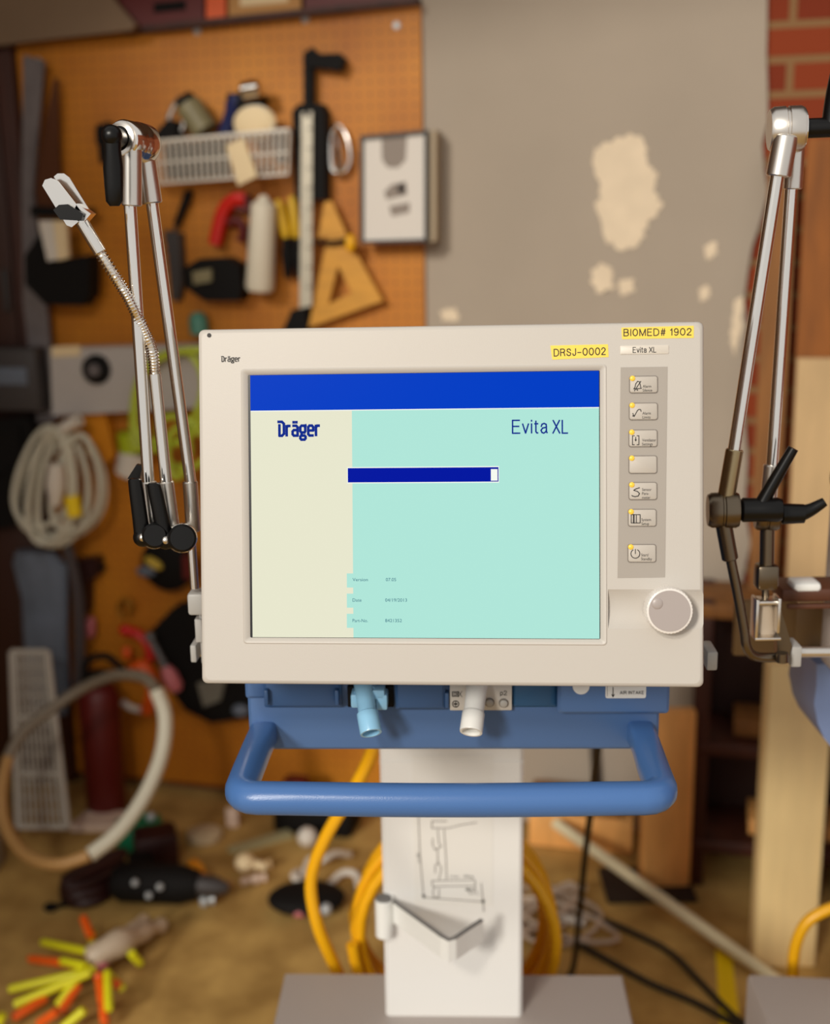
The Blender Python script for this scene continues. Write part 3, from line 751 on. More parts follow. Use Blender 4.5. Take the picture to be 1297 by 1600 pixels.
p = MB(mat('plastic_white_bin', (150, 140, 126), .6)); a = atY(0, 1080, 2.5); p.box((a.x - .10, 2.55, .22), (.08, .10, .44), .01)
solid('grey_bin', 'pale grey bin at the photograph\'s edge left of the white rack', 'bin', p)

# big tube loop on the floor
T = Thing('tube_loop', 'large pale plastic tube bent into a loop, lying and leaning at the rack', 'tube')
q = MB([WHOSE, TANHOSE, mat('grey_tube', (120, 108, 92), .5)])
def lo(px, py, Y): return atY(px, py, Y)
q.tube([lo(244, 1078, 2.42), lo(258, 1120, 2.40), lo(252, 1180, 2.36), lo(225, 1245, 2.30), lo(185, 1300, 2.24), lo(140, 1336, 2.20)], .0155, 12, 0)
T.part('tube', q, label='pale end of the tube')
q = MB(TANHOSE); q.tube([lo(140, 1336, 2.20), lo(90, 1350, 2.2), lo(40, 1335, 2.24), lo(8, 1290, 2.3), lo(2, 1235, 2.36), lo(12, 1185, 2.42)], .013, 12); T.part('tube', q, label='tan length of the tube')
q = MB(mat('grey_tube', (120, 108, 92), .5)); q.tube([lo(12, 1185, 2.42), lo(35, 1145, 2.46), lo(80, 1108, 2.5), lo(130, 1075, 2.52), lo(180, 1055, 2.5), lo(225, 1058, 2.46), lo(244, 1078, 2.42)], .0125, 12); T.part('tube', q, label='grey upper length of the tube')
T.done()

# ------------------------------------------------------------------ right of the machine: timber, shelf, boards
def standing(name, label, x0, x1, ytop, ybot, th, mt, lean_=0.0, cat='board', group=None, bev=.004):
    a, b = atZ(x0, ybot), atZ(x1, ybot); Y = (a.y + b.y) / 2
    zt_ = atY((x0 + x1) / 2, ytop, Y).z
    p = MB(mt); wdt = b.x - a.x
    p.box(((a.x + b.x) / 2, Y + th / 2, zt_ / 2), (wdt, th, zt_), bev)
    return solid(name, label, cat, p, group)
standing('pine_post', 'tall pale pine post standing before the timber rack', 1178, 1274, 1040, 1512, .045, PINE)
standing('pine_block', 'short warm pine post standing beside the blue handle\'s end', 1000, 1078, 1113, 1392, .032, PINE2)
# dark timber rack against the wall
T = Thing('timber_rack', 'dark stained wooden shelf rack against the brick wall behind the pine post', 'rack', WF)
ua, ub = w(1078, 1200, .2).x, w(1420, 1200, .2).x
q = MB(DBROWN, WF)
for u_ in (ua + .02, (ua + ub) / 2 + .05, ub - .02):
    for y_ in (-.19, -.04):
        q = MB(DBROWN, WF); q.box((u_, y_, .33), (.035, .026, .66), .003); T.part('upright', q)
zz = [.10, .33, .64]
for z_ in zz:
    q = MB(BROWN if z_ > .6 else DBROWN, WF); q.box(((ua + ub) / 2, -.115, z_), (ub - ua, .185, .03), .003); T.part('shelf_board', q)
q = MB(mat('rack_back', (44, 18, 8), .8), WF); q.box(((ua + ub) / 2, -.018, .33), (ub - ua, .012, .6)); T.part('back_panel', q)
T.done()
for i, (u0, u1, z0, mt, lab) in enumerate(((.10, .50, .117, PINE2, 'orange brown board lying on the timber rack\'s lowest shelf'), (.06, .46, .347, BROWN, 'brown board lying on the timber rack\'s middle shelf'))):
    p = MB(mt, WF); p.box((ua + .03 + (u0 + u1) / 2, -.115, z0 + .02), (u1 - u0, .11, .036), .003); solid('shelf_plank', lab, 'board', p)
# leaning boards behind the arm
def leanboard(name, label, x0, x1, yt, yb_z, off_b, off_t, mt, th=.02, cat='board'):
    p = MB(mt, WF)
    t0, t1 = w(x0, yt, off_t), w(x1, yt, off_t)
    b0_, b1_ = Vector((t0.x + .0, -off_b, yb_z)), Vector((t1.x + .0, -off_b, yb_z))
    p.prism([t0, t1, b1_, b0_], (0, th, 0)); return solid(name, label, cat, p)
leanboard('plank', 'long brown plank leaning on the bricks between the right arm\'s tubes', 1202, 1248, 240, .657, .10, .05, BROWN)
leanboard('plywood_sheet', 'pale plywood board leaning right of the right arm\'s tubes', 1246, 1330, 560, .657, .16, .09, PLY)
leanboard('dark_plank', 'tall dark amber plank leaning on the bricks beyond the right arm', 1262, 1330, 215, .657, .08, .04, mat('amber_timber', (158, 92, 26), .7, noise=.35, nscale=8, stretch=(4, 4, .6)))
# boards along the wall foot
p = MB(PINE2, WF); a = w(828, 1300, .08); b = w(990, 1300, .08); p.box(((a.x + b.x) / 2, -.07, .045), (b.x - a.x, .07, .088), .004)
solid('skirting_plank', 'orange pine plank lying along the wall foot behind the column', 'board', p)
p = MB(BROWN, WF); p.box(((a.x + b.x) / 2 - .01, -.075, .119), (b.x - a.x - .03, .05, .058), .004)
solid('brown_batten', 'brown batten resting on top of the orange pine plank', 'board', p)
p = MB(DGREY, WF); p.cyl(w(937, 1310, .02) * 1.0 - Vector((0, 0, 0)), w(925, 1100, .02), .011); solid('wall_pipe', 'grey pipe running down the plaster between column and pine block', 'pipe', p)
p = MB(mat('shadow_brown', (46, 30, 18), .9)); a = atZ(945, 1398); b = atZ(1085, 1398); p.box(((a.x + b.x) / 2, a.y + .03, .006), (b.x - a.x, .14, .011), .004)  # thin dark slab painted as the shadow at the pine block's foot
solid('block_shadow', 'small painted shadow on the floor in front of the pine block', 'shadow', p)
p = MB(mat('grey_rag', (150, 134, 116), .9, noise=.2)); a = atZ(860, 1372); p.box((a.x, a.y + .16, .012), (.1, .1, .024), .01)

# white pole lying across the floor
p = MB(mat('pole_cream', (240, 228, 190), .5)); A = WF @ w(868, 1286, .14); B = atZ(1222, 1538, .014); C2 = atZ(1232, 1536, .014)
p.tube([A, A.lerp(B, .5), B], .0125, 12, sm=4)
solid('white_pole', 'long cream pole lying slantwise on the floor toward the second machine', 'pole', p)
p = MB(YTAPE); q_ = [atZ(x, y, .0015) for x, y in ((1118, 1482), (1144, 1500), (1160, 1620), (1126, 1620))]
p.prism(q_, (0, 0, -.0015)); solid('floor_tape', 'bright yellow tape strip stuck on the floor beside the second machine', 'tape', p)
for lab, pts in (('black cable on the floor running nearest the machine\'s base', [(826, 1440), (880, 1462), (950, 1500), (1020, 1538), (1090, 1568), (1190, 1625)]),
                 ('black cable on the floor crossing under the cream pole', [(852, 1405), (920, 1428), (1000, 1462), (1050, 1490), (1090, 1530), (1150, 1590), (1190, 1612)])):
    p = MB(CABLE); p.tube([atZ(x, y, .0065) for x, y in pts], .0065, 8); solid('floor_cable', lab, 'cable', p, 'black cables on the floor')
T = Thing('grey_cord_coil', 'tangle of pale grey cord on the floor right of the column', 'cord')
q = MB(mat('pale_cord', (200, 180, 160), .6))
for k in range(5):
    a = atZ(845 + 8 * k, 1420 + 6 * k, .008); q.tube([a + Vector((.06 * math.cos(t) * (1 + .2 * k), .09 * math.sin(t + k), .004 + .008 * (k % 3) + .004 * math.sin(3 * t))) for t in [i * PI / 6 for i in range(12)]], .005, 8, closed=True, sm=4)
T.part('loops', q)
q = MB(WHITEP); a = atZ(868, 1432, .01); q.rod([(0, .008), (1, .012)], a, a + Vector((.06, -.03, .002))); T.part('plug', q); T.done()

# ------------------------------------------------------------------ clutter on the floor, left
def onfloor(px, py): return atZ(px, py, 0)
p = MB(PINKCARD); p.prism([onfloor(110, 1300) , onfloor(192, 1300), onfloor(214, 1278), onfloor(136, 1278)], (0, 0, .02)); solid('pale_card', 'pale pinkish card lying flat under the white rack side', 'card', p)
T = Thing('green_case', 'green plastic case on the floor beside the pale tube', 'case')
a = onfloor(212, 1338); q = MB(GREEN); q.box((a.x, a.y + .05, .032), (.11, .085, .062), .012, Euler((0, 0, .25))); T.part('body', q)
q = MB(GREEN); q.tube([a + Vector((-.03, .05, .062)), a + Vector((-.02, .05, .075)), a + Vector((.03, .06, .075)), a + Vector((.04, .06, .062))], .006); T.part('handle', q)
q = MB(CLEARP); q.ball(a + Vector((.03, .05, .075)), .012); T.part('clasp', q); T.done()
T = Thing('cordless_drill', 'black power drill lying on the floor below the green case', 'drill')
a = onfloor(235, 1432)
q = MB(BLACKM); q.rod([(0, .03), (.1, .042), (.8, .042), (1, .03)], a + Vector((-.09, .06, .05)), a + Vector((.10, .04, .05))); T.part('body', q)
q = MB(BLACKM); q.box(a + Vector((-.04, .12, .035)), (.055, .15, .05), .014, Euler((0, 0, .3))); T.part('grip', q)
q = MB(mat('maroon_black', (44, 12, 10), .5)); q.box(a + Vector((-.03, .22, .045)), (.10, .08, .085), .012, Euler((0, 0, .3))); T.part('battery', q)
q = MB(DGREY); q.rod([(0, .024), (.6, .022), (1, .01)], a + Vector((.10, .04, .05)), a + Vector((.165, .034, .045))); T.part('chuck', q)
q = MB(AMBER); q.rod([(0, .018), (1, .022)], a + Vector((.075, .12, .05)), a + Vector((.085, .085, .055))); q.ball(a + Vector((.08, .09, .04)), (.03, .02, .02)); T.part('nose_ring', q)
q = MB(CLEARP)
for d in ((-.03, .01, .075), (0.0, .0, .05), (.025, .0, .07)): q.ball(a + Vector(d), .008)  # small grey balls stand in for blurred points of light
T.part('screw', q); T.done()
T = Thing('black_hose_heap', 'heap of black rubber straps on the floor left of the power drill', 'strap')
a = onfloor(128, 1420); q = MB(mat('maroon_black', (44, 12, 10), .5))
for k in range(4): q.tube([a + Vector((  .05 * math.cos(t) + .006 * k, .06 + .06 * math.sin(t + k * .4), .013 + .018 * k)) for t in [i * PI / 5 for i in range(10)]], .012, 8, closed=True, sm=3)
T.part('loops', q); T.done()
p = MB(mat('stone_disc', (206, 186, 150), .7)); a = onfloor(318, 1318); p.rod([(0, .036), (.2, .042), (.8, .042), (1, .034)], a + Vector((0, .02, .0)), a + Vector((0, .02, .024)), 28); solid('beige_disc', 'flat round beige disc on the floor behind the power drill', 'disc', p)
p = MB(PINKCARD); p.box(onfloor(363, 1296) + Vector((0, .015, .025)), (.03, .02, .05), .004); solid('white_block', 'small white block standing under the blue handle\'s left end', 'block', p)
p = MB(WHITEP); p.ball(onfloor(481, 1322) + Vector((0, 0, .024)), .024); solid('white_ball', 'small white ball near the wall beside the yellow hose', 'ball', p)
p = MB(CREAM); p.ball(onfloor(384, 1362) + Vector((0, 0, .022)), (.024, .024, .022)); p.cyl(onfloor(384, 1362) + Vector((.015, 0, .02)), onfloor(384, 1362) + Vector((.05, -.01, .015)), .012, .008); solid('cream_bulb', 'cream bulb lying on the floor in the open', 'bulb', p)
p = MB(mat('sage_strip', (170, 160, 120), .7)); q_ = [onfloor(356, 1330), onfloor(366, 1336), onfloor(458, 1310), onfloor(450, 1302)]; p.prism(q_, (0, 0, .012)); solid('sage_strip', 'pale sage strip lying on the floor behind the cream bulb', 'strip', p)
for (x, y, r_, mt, lab) in ((385, 1384, .01, PINKCARD, 'tiny pale fitting on the floor just before the cream bulb'), (404, 1382, .012, PINKCARD, 'pale fitting right of the tiny one before the cream bulb'), (352, 1392, .012, TAN, 'small tan fitting left of the pale fittings'), (322, 1418, .014, CLEARP, 'silver fitting at the power drill\'s tip'), (412, 1362, .014, mat('soft_beige', (214, 180, 130), .6), 'beige fitting touching the cream bulb')):
    p = MB(mt); a = onfloor(x, y); p.rod([(0, r_ * .8), (.3, r_), (.7, r_ * .6), (1, r_ * .9)], a + Vector((-.012, 0, r_)), a + Vector((.014, .01, r_)), 14); solid('small_fitting', lab, 'fitting', p, 'small fittings scattered on the floor')
T = Thing('black_pouch', 'black pouch with white cords lying left of the yellow hose coil', 'pouch')
a = onfloor(478, 1432); q = MB(BLACKM); q.ball(a + Vector((0, .03, .026)), (.085, .06, .026)); T.part('body', q)
q = MB(PINK); q.ball(a + Vector((-.01, -.018, .022)), (.018, .012, .012)); T.part('toggle', q, label='pink toggle')
q = MB(CLEARP); q.ball(a + Vector((.045, -.015, .026)), .013); T.part('button', q); T.done()
T = Thing('white_tangle', 'tangle of white cords behind the black pouch', 'cord')
q = MB(WHITEP); a = onfloor(500, 1388)
q.tube([a + Vector((-.04, .03, .008)), a + Vector((-.03, .09, .02)), a + Vector((.0, .07, .03)), a + Vector((.03, .1, .03)), a + Vector((.06, .13, .01))], .008, 8)
q.tube([a + Vector((.02, .0, .008)), a + Vector((.05, .03, .02)), a + Vector((.08, .02, .02)), a + Vector((.09, -.03, .008))], .008, 8)
q.tube([a + Vector((-.05, .06, .008)), a + Vector((-.06, .03, .015)), a + Vector((-.04, .0, .008))], .009, 8); T.part('cord', q); T.done()
p = MB(BLACKM); a = onfloor(80, 1424); p.ball(a + Vector((0, 0, .01)), (.016, .012, .01)); b = onfloor(108, 1416); p.ball(b + Vector((0, 0, .01)), (.018, .012, .01)); p.tube([a + Vector((0, 0, .008)), b + Vector((0, 0, .008))], .006, 8, sm=1)
solid('black_fitting', 'small black two lobed fitting on the bare floor by the loop', 'fitting', p)
p = MB(BLACKM); a = w(440, 1262, .1); p.box((w(500, 1270, .1).x, -.12, .04), (.2, .10, .08), .012); p.frame = WF
solid('dark_toolbox', 'dark low toolbox at the wall foot behind the yellow hose', 'toolbox', p)
p = MB(DRED, WF); p.box((w(468, 1200, .1).x, -.13, .105), (.06, .05, .05), .008); solid('red_block', 'dark red block on top of the low toolbox', 'block', p)

# bundle of sticks
T = Thing('stick_bundle', 'fan of yellow and orange sticks bundled in white wrap on the floor', 'sticks')
cz = .055
ctr = atZ(165, 1490, cz)
def st(x0, y0, x1, y1, mi, z0=.05, z1=.02):
    q = MB([STICKY, STICKO][mi]); A = atZ(x0, y0, z0); B = atZ(x1, y1, z1)
    q.rod([(0, .0085), (.96, .0085), (1, .0065)], A, B, 12); T.part('stick', q, label=['yellow stick', 'orange stick'][mi])
for s_ in ((140, 1488, 66, 1472, 0), (145, 1484, 144, 1455, 0), (142, 1462, 130, 1434, 1, .06, .07), (125, 1508, 46, 1498, 1), (135, 1510, 96, 1501, 0, .06, .05), (150, 1515, 14, 1546, 0), (140, 1520, 22, 1570, 0, .06, .03),
           (118, 1532, 90, 1572, 0), (122, 1540, 96, 1580, 1, .04, .02), (70, 1560, 20, 1590, 1, .03, .03), (90, 1580, 60, 1600, 1), (155, 1530, 164, 1600, 1), (168, 1520, 170, 1578, 0, .06, .04), (165, 1520, 194, 1547, 0), (150, 1524, 188, 1540, 1, .05, .035), (205, 1490, 220, 1506, 0), (132, 1578, 98, 1606, 0), (4, 1585, -6, 1610, 0)):
    st(*s_)
q = MB(CLOUD); e2 = atZ(236, 1440, .03)
for ph, rr_ in ((0, .026), (2.1, .022), (4.2, .02)):
    q.tube([ctr + Vector((-.03, -.01, -.006)) , ctr + Vector((.008 * math.cos(ph), .01 + .01 * math.sin(ph), .008 * math.cos(ph))), ctr.lerp(e2, .45) + Vector((.018 * math.cos(ph), .014 * math.sin(ph), .010 * math.cos(ph + 1))), ctr.lerp(e2, .8) + Vector((.024 * math.cos(ph), .02 * math.sin(ph), 0)), e2 + Vector((.026 * math.cos(ph), .02 * math.sin(ph), -.008))], lambda t, rr_=rr_: rr_ * (.75 + .35 * math.sin(PI * min(1, t * 1.6)) - .25 * t) + .0025 * math.sin(t * 23), 12)
T.part('wrap', q); q = MB(PINK); q.ball(ctr + Vector((-.012, -.022, -.012)), (.022, .012, .01)); T.part('band', q)
T.done()

# ------------------------------------------------------------------ the ventilator
T = Thing('ventilator', 'blue and cream medical ventilator with a lit screen, front and centre', 'ventilator', VF)
# housing of the control unit with a trough for the knob
Wm, Hm = 0.437, 0.3122
xa, xb, za, zb = -Wm / 2, Wm / 2, -Hm / 2, Hm / 2
sl, sr, stp, sbt = m(383, 760).x, m(943, 760).x, m(660, 578).z, m(660, 1002).z
gl, gr, gt, gb = m(388, 760).x, m(938, 760).x, m(660, 582).z, m(660, 998).z
k = 5
loops = [rr(xa + .012, xb - .012, za + .012, zb - .012, .006, .075), rr(xa + .003, xb - .003, za + .003, zb - .003, .006, .055), rr(xa, xb, za, zb, .005, .006), rr(xa + .0006, xb - .0006, za + .0006, zb - .0006, .005, .0025), rr(xa + .002, xb - .002, za + .002, zb - .002, .005, .0006), rr(xa + .004, xb - .004, za + .004, zb - .004, .005, 0),
         rr(sl - .003, sr + .003, sbt - .003, stp + .003, .003, 0), rr(sl - .002, sr + .002, sbt - .002, stp + .002, .003, -.0008), rr(sl, sr, sbt, stp, .002, -.0004), rr(gl, gr, gb, gt, .001, .0024), rr(gl, gr, gb, gt, .001, .012)]
hb = MB(SHELL, MF); hb.loft(loops)
tb = bpy.data.meshes.new('tmp'); bmesh.ops.recalc_face_normals(hb.bm, faces=hb.bm.faces[:]); hb.bm.to_mesh(tb)
oA = bpy.data.objects.new('tmpA', tb); COL.objects.link(oA)
kc = m(1043, 952)
cut = MB(SHELL); x0 = m(950, 952).x; cut.cyl((x0, -.025, kc.z), (xb + .01, -.025, kc.z), .0302, n=64)
bmesh.ops.recalc_face_normals(cut.bm, faces=cut.bm.faces[:])
tc_ = bpy.data.meshes.new('tmpc'); cut.bm.to_mesh(tc_); cut.bm.free(); oB = bpy.data.objects.new('tmpB', tc_); COL.objects.link(oB)
md = oA.modifiers.new('b', 'BOOLEAN'); md.operation = 'DIFFERENCE'; md.object = oB; md.solver = 'EXACT'
dg = bpy.context.evaluated_depsgraph_get(); me = bpy.data.meshes.new_from_object(oA.evaluated_get(dg))
hb2 = MB([SHELL, INK], MF); hb2.bm.from_mesh(me)
for o_ in (oA, oB): bpy.data.objects.remove(o_)
# printed name and the screw hole
EP = -.00025
def mt_(px, py): q = m(px, py); return Vector((q.x, EP, q.z))
a, b = mt_(346, 565), mt_(375, 565)
strokes(hb2, LOGO, a, .0044, b.x - a.x, .16, 1, gap=.22)
a = m(327, 524); hb2.rod([(0, .0016), (1, .0019)], (a.x, .001, a.z), (a.x, -.0004, a.z), 16, 1)
hb2.flat = True
HOUS = T.part('monitor_housing', hb2)
# screen
q = MB([BLACKGL, S_BLUE, S_CREAM, S_MINT, S_WHITE, S_NAVY, S_TEXT, S_TINY], MF)
q.box(((gl + gr) / 2, .0055, (gb + gt) / 2), (gr - gl, .006, gt - gb))
Y0 = .0024
def rect(x0, y0, x1, y1, dy, mi):
    a, b = m(x0, y0, Y0), m(x1, y1, Y0); y_ = Y0 - dy
    q.poly([(a.x, y_, b.z), (b.x, y_, b.z), (b.x, y_, a.z), (a.x, y_, a.z)], mi)
L_, R_, T_, B_ = 391, 936, 586.5, 995.5
def sp(px, py, dy): c_ = m(px, py, Y0); return Vector((c_.x, Y0 - dy, c_.z))
a0 = sp(L_, T_, .0001); a1 = sp(R_, T_, .0001); lw = sp(L_, B_, .0001)
zT, zB, xL, xR = a0.z, lw.z, a0.x, a1.x
zm_ = m(660, 639, Y0).z; xm_ = m(551, 800, Y0).x
def R4(x0, z0, x1, z1, dy, mi): y_ = Y0 - dy; q.poly([(x0, y_, z0), (x1, y_, z0), (x1, y_, z1), (x0, y_, z1)], mi)
R4(xL, zm_, xR, zT, .0001, 1)
R4(xL, zB, xm_, zm_ - .0008, .0001, 2); R4(xm_, zB, xR, zm_ - .0008, .0001, 3); R4(xL, zm_ - .0008, xR, zm_, .0001, 4)
for yc in (907, 938.5, 970):
    a, b = m(542, yc - 11, Y0), m(553, yc + 11, Y0); R4(a.x, b.z, b.x, a.z, .0002, 3)
a, b = m(542.5, 730, Y0), m(780, 754, Y0); R4(a.x, b.z, b.x, a.z, .0002, 4)
a, b = m(543.5, 731.5, Y0), m(779, 752.5, Y0); R4(a.x, b.z, b.x, a.z, .0003, 5)
a, b = m(767, 733, Y0), m(777.5, 751, Y0); R4(a.x, b.z, b.x, a.z, .0004, 4)
def stext(s_, x0, x1, ybase, hpx, mi, bold=0.0):
    a, b = sp(x0, ybase, .0005), sp(x1, ybase, .0005); q.text(s_, a, hpx / 1809, mi, width=b.x - a.x, bold=bold)
def sstroke(ch, x0, x1, yb_, hpx, wt, gap=.24):
    a, b = sp(x0, yb_, .0005), sp(x1, yb_, .0005); strokes(q, ch, a, hpx / 1809, b.x - a.x, wt, 6, gap=gap)
sstroke(LOGO, 435, 499, 681, 22, .17, .22)
sstroke(list('Evita'), 801, 855, 677, 20, .10); sstroke(list('XL'), 864, 887, 677, 20, .10)
for s_, x0, x1, yb_ in (('Version', 551, 575, 908), ('07.05', 603, 619, 908), ('Date', 551, 565, 940), ('04/19/2013', 602, 636, 940), ('Part-No.', 551, 575, 972), ('8421352', 602, 628, 972)):
    stext(s_, x0, x1, yb_, 5.2, 7)
T.part('display', q)
# keypad
q = MB([KEYPAD], MF)
kp = [m(970, 574), m(1043, 573), m(1039, 902), m(965, 903)]
q.prism([Vector((p_.x, -.0004, p_.z)) for p_ in kp], (0, .0009, 0)); T.part('keypad_panel', q)
keys = [(983, 1028, 587, 615), (982.5, 1028, 629, 657), (982, 1027.5, 671, 699), (982, 1027, 711.5, 740.5), (982, 1027, 753, 781.5), (981, 1026, 795, 823), (980.5, 1025.5, 850, 879)]
words = [('Alarm', 'Silence'), ('Alarm', 'Limits'), ('Ventilator', 'Settings'), (), ('Sensor', 'Para-', 'meter'), ('System', 'Setup'), ('Start/', 'Standby')]
for i, (x0, x1, y0, y1) in enumerate(keys):
    q = MB([INKG, KEYFACE, INK], MF)
    a, b = m(x0, y1), m(x1, y0); e = .0007
    q.loft([rr(a.x, b.x, a.z, b.z, .0022, 0), rr(a.x, b.x, a.z, b.z, .0022, -.0009)])
    q.loft([rr(a.x + e, b.x - e, a.z + e, b.z - e, .0018, -.0006), rr(a.x + e, b.x - e, a.z + e, b.z - e, .0018, -.0013), rr(a.x + e * 1.6, b.x - e * 1.6, a.z + e * 1.6, b.z - e * 1.6, .0016, -.0016)], mi=1)
    yo = -.0018
    def kk(px, py): c_ = m(x0 + px, y0 + py); return Vector((c_.x, yo, c_.z))
    ln = lambda pts, wd=.0007: q.line([kk(*p_) for p_ in pts], wd, yo, 2)
    if i == 0:
        ln([(7, 21), (9, 18), (10, 13), (13, 9), (16, 10), (17, 14), (18, 19)]); ln([(7, 21), (19, 20)]); ln([(8, 24), (18, 9)]); ln([(12, 22), (13, 23)], .001)
    elif i == 1: ln([(6, 17), (8, 22), (13, 13), (15, 11), (18, 11), (19, 14)]); ln([(6, 21), (8, 21)], .001)
    elif i == 2:
        ln([(9, 10), (6, 10), (6, 24), (9, 24)]); ln([(13, 10), (16, 10), (16, 24), (13, 24)]); ln([(11, 12), (11, 18)]); ln([(10, 16), (11, 18), (12, 16)])
    elif i == 4: ln([(17, 9), (11, 11), (8, 13), (14, 15), (17, 18), (15, 22), (10, 23), (6, 22), (5, 21)], .0008)
    elif i == 5: ln([(5, 9), (19, 9), (19, 22), (5, 22), (5, 9)]); ln([(9, 9), (9, 22)], .0014); ln([(13, 10), (13, 22)])
    elif i == 6:
        ln([(12 + 7 * math.sin(t), 15 - 7 * math.cos(t)) for t in [.5 + j * 5.28 / 16 for j in range(17)]], .0007); ln([(12, 8), (12, 15)])
    n_ = len(words[i])
    for j, wd_ in enumerate(words[i]):
        a_ = kk(21, (19 if n_ == 2 else 14) + j * 6.2); q.text(wd_, a_, .0024, 2, sx=.85)
    B = T.part('button', q)
    q = MB(LED, MF); a_ = kk(5, 4.5); q.rod([(0, .0023), (.6, .0023), (1, .0014)], (a_.x, -.001, a_.z), (a_.x, -.0027, a_.z), 18); T.part('indicator_light', q, B)
# knob
q = MB([KNOBW, KNOBG], MF)
nf = 40
def fl_(r, y): return [Vector((kc.x + (r + (.0004 if j % 2 else 0)) * math.cos(2 * PI * j / (2 * nf)), y, kc.z + (r + (.0004 if j % 2 else 0)) * math.sin(2 * PI * j / (2 * nf)))) for j in range(2 * nf)]
q.loft([fl_(.0200, .004), fl_(.0196, -.012), fl_(.0188, -.0145), fl_(.0178, -.015)], mi=0)
q.rod([(0, .0176), (1, .0172)], (kc.x, -.0145, kc.z), (kc.x, -.0154, kc.z), 48, 1)
dc = m(1027, 943, -.015); q.ball((dc.x, -.0148, dc.z), (.0052, .0018, .0052), mi=1)
T.part('rotary_knob', q)
# labels
def sticker(pts, txt, tx0, tx1, ybase, h, mt):
    q = MB([mt, INK], MF); q.prism([Vector((m(x, y).x, -.0003, m(x, y).z)) for x, y in pts], (0, .0006, 0))
    a_, b_ = m(tx0, ybase[0]), m(tx1, ybase[1]); strokes(q, list(txt), Vector((a_.x, -.00045, a_.z)), h, (b_ - a_).length, .125, 1, math.atan2(b_.z - a_.z, b_.x - a_.x), .30)
    T.part('sticker', q)
sticker([(971, 512), (1084, 509), (1084, 528), (972, 530)], 'BIOMED# 1902', 975, 1080, (525, 523.5), .0056, YLABEL)
sticker([(860, 540), (950, 538), (951, 558), (863, 562)], 'DRSJ-0002', 866, 946, (556.5, 554), .0058, YLABEL)
q = MB([BEIGELAB, INK], MF); a, b = m(969, 554), m(1045, 539)
q.loft([rr(a.x, b.x, a.z, b.z, .001, .0003), rr(a.x, b.x, a.z, b.z, .001, -.0004), rr(a.x + .0005, b.x - .0005, a.z + .0005, b.z - .0005, .001, -.0007)])
a, b = m(989, 551), m(1025, 551); strokes(q, list('Evita XL'), Vector((a.x, -.0009, a.z)), .0043, b.x - a.x, .12, 1); T.part('name_plate', q)
# support arm of the control unit and rail behind it
q = MB(BASEP, MF); q.box((0, .10, -.05), (.13, .06, .12), .008); T.part('monitor_mount', q)
q = MB(STEEL, VF); a = v(303, 1005, .03); b = v(1106, 1024, .03); q.box(((a.x + b.x) / 2, .045, (a.z + b.z) / 2), (b.x - a.x - .006, .01, .022), .001); RAIL = T.part('side_rail', q)
q = MB(RAILG, VF); q.box((b.x + .001, .03, b.z), (.0105, .035, .0195), .002); T.part('rail_end_cap', q, RAIL)
q = MB(RAILG, VF); q.box((a.x + .001, .035, a.z - .008), (.006, .03, .018), .0015); T.part('rail_end_cap', q, RAIL)
q = MB(RAILG, VF); c1 = v(303, 940, .0); q.box((c1.x + .004, .0, c1.z), (.0165, .022, .022), .003); q.box((c1.x + .006, .022, c1.z - .03), (.008, .03, .075), .002); c3 = v(304, 985, .0); q.box((c3.x + .003, .01, c3.z - .002), (.007, .012, .024), .001); T.part('arm_socket', q)
# chassis
CZB = v(700, 1172).z
xl, xr = v(389, 1140).x, v(1030, 1140).x
q = MB([BLUE], VF)
def fr(x0, x1, z0, z1, y0, y1, r=.005, b_=.003):
    return [rr(x0 + b_, x1 - b_, z0 + b_, z1 - b_, r, y0), rr(x0, x1, z0, z1, r, y0 + b_), rr(x0, x1, z0, z1, r, y1)]
q.loft(fr(xl, xr, CZB, 1.06, 0, .36)); T.part('chassis', q)
zs_ = v(700, 1110).z
q = MB([BLUE], VF); x2, x3 = v(870, 1095).x, v(1043, 1095).x
q.loft(fr(x2, x3, v(950, 1109).z, 1.05, -.012, .02, .004)); T.part('side_cover', q)
q = MB([BLUE], VF); q.loft(fr(v(384, 1080).x, v(420, 1080).x, v(388, 1090).z, 1.05, -.004, .02, .003)); T.part('corner_cover', q)
q = MB([BLUE2], VF); x4, x5 = v(414, 1090).x, v(535, 1090).x; z4 = v(470, 1102).z
q.loft(fr(x4, x5, z4, 1.045, -.008, .01, .002))
for xx in (417, 527):
    a = v(xx, 1088, -.01); q.box((a.x, -.011, a.z), (.004, .008, .016), .0015)
T.part('service_flap', q)
q = MB([BLUE2], VF); q.loft(fr(v(618, 1090).x, v(696, 1090).x, v(650, 1104).z, 1.045, -.010, .01, .002)); q.box((v(698.5, 1085).x, -.004, v(698, 1090).z), (.004, .01, .016), .001); T.part('flow_block', q)
q = MB([mat('petrol_blue', (40, 84, 124), .35)], VF); q.loft(fr(v(800, 1090).x, v(871, 1090).x, v(830, 1105).z, 1.045, -.003, .01, .002)); T.part('sensor_cover', q)
q = MB([BLACKM], VF); q.box((v(553, 1088).x, -.002, v(553, 1086).z), (.012, .006, .022), .001); q.box((v(606, 1088).x, -.002, v(606, 1086).z), (.012, .006, .022), .001); T.part('socket_recess', q)
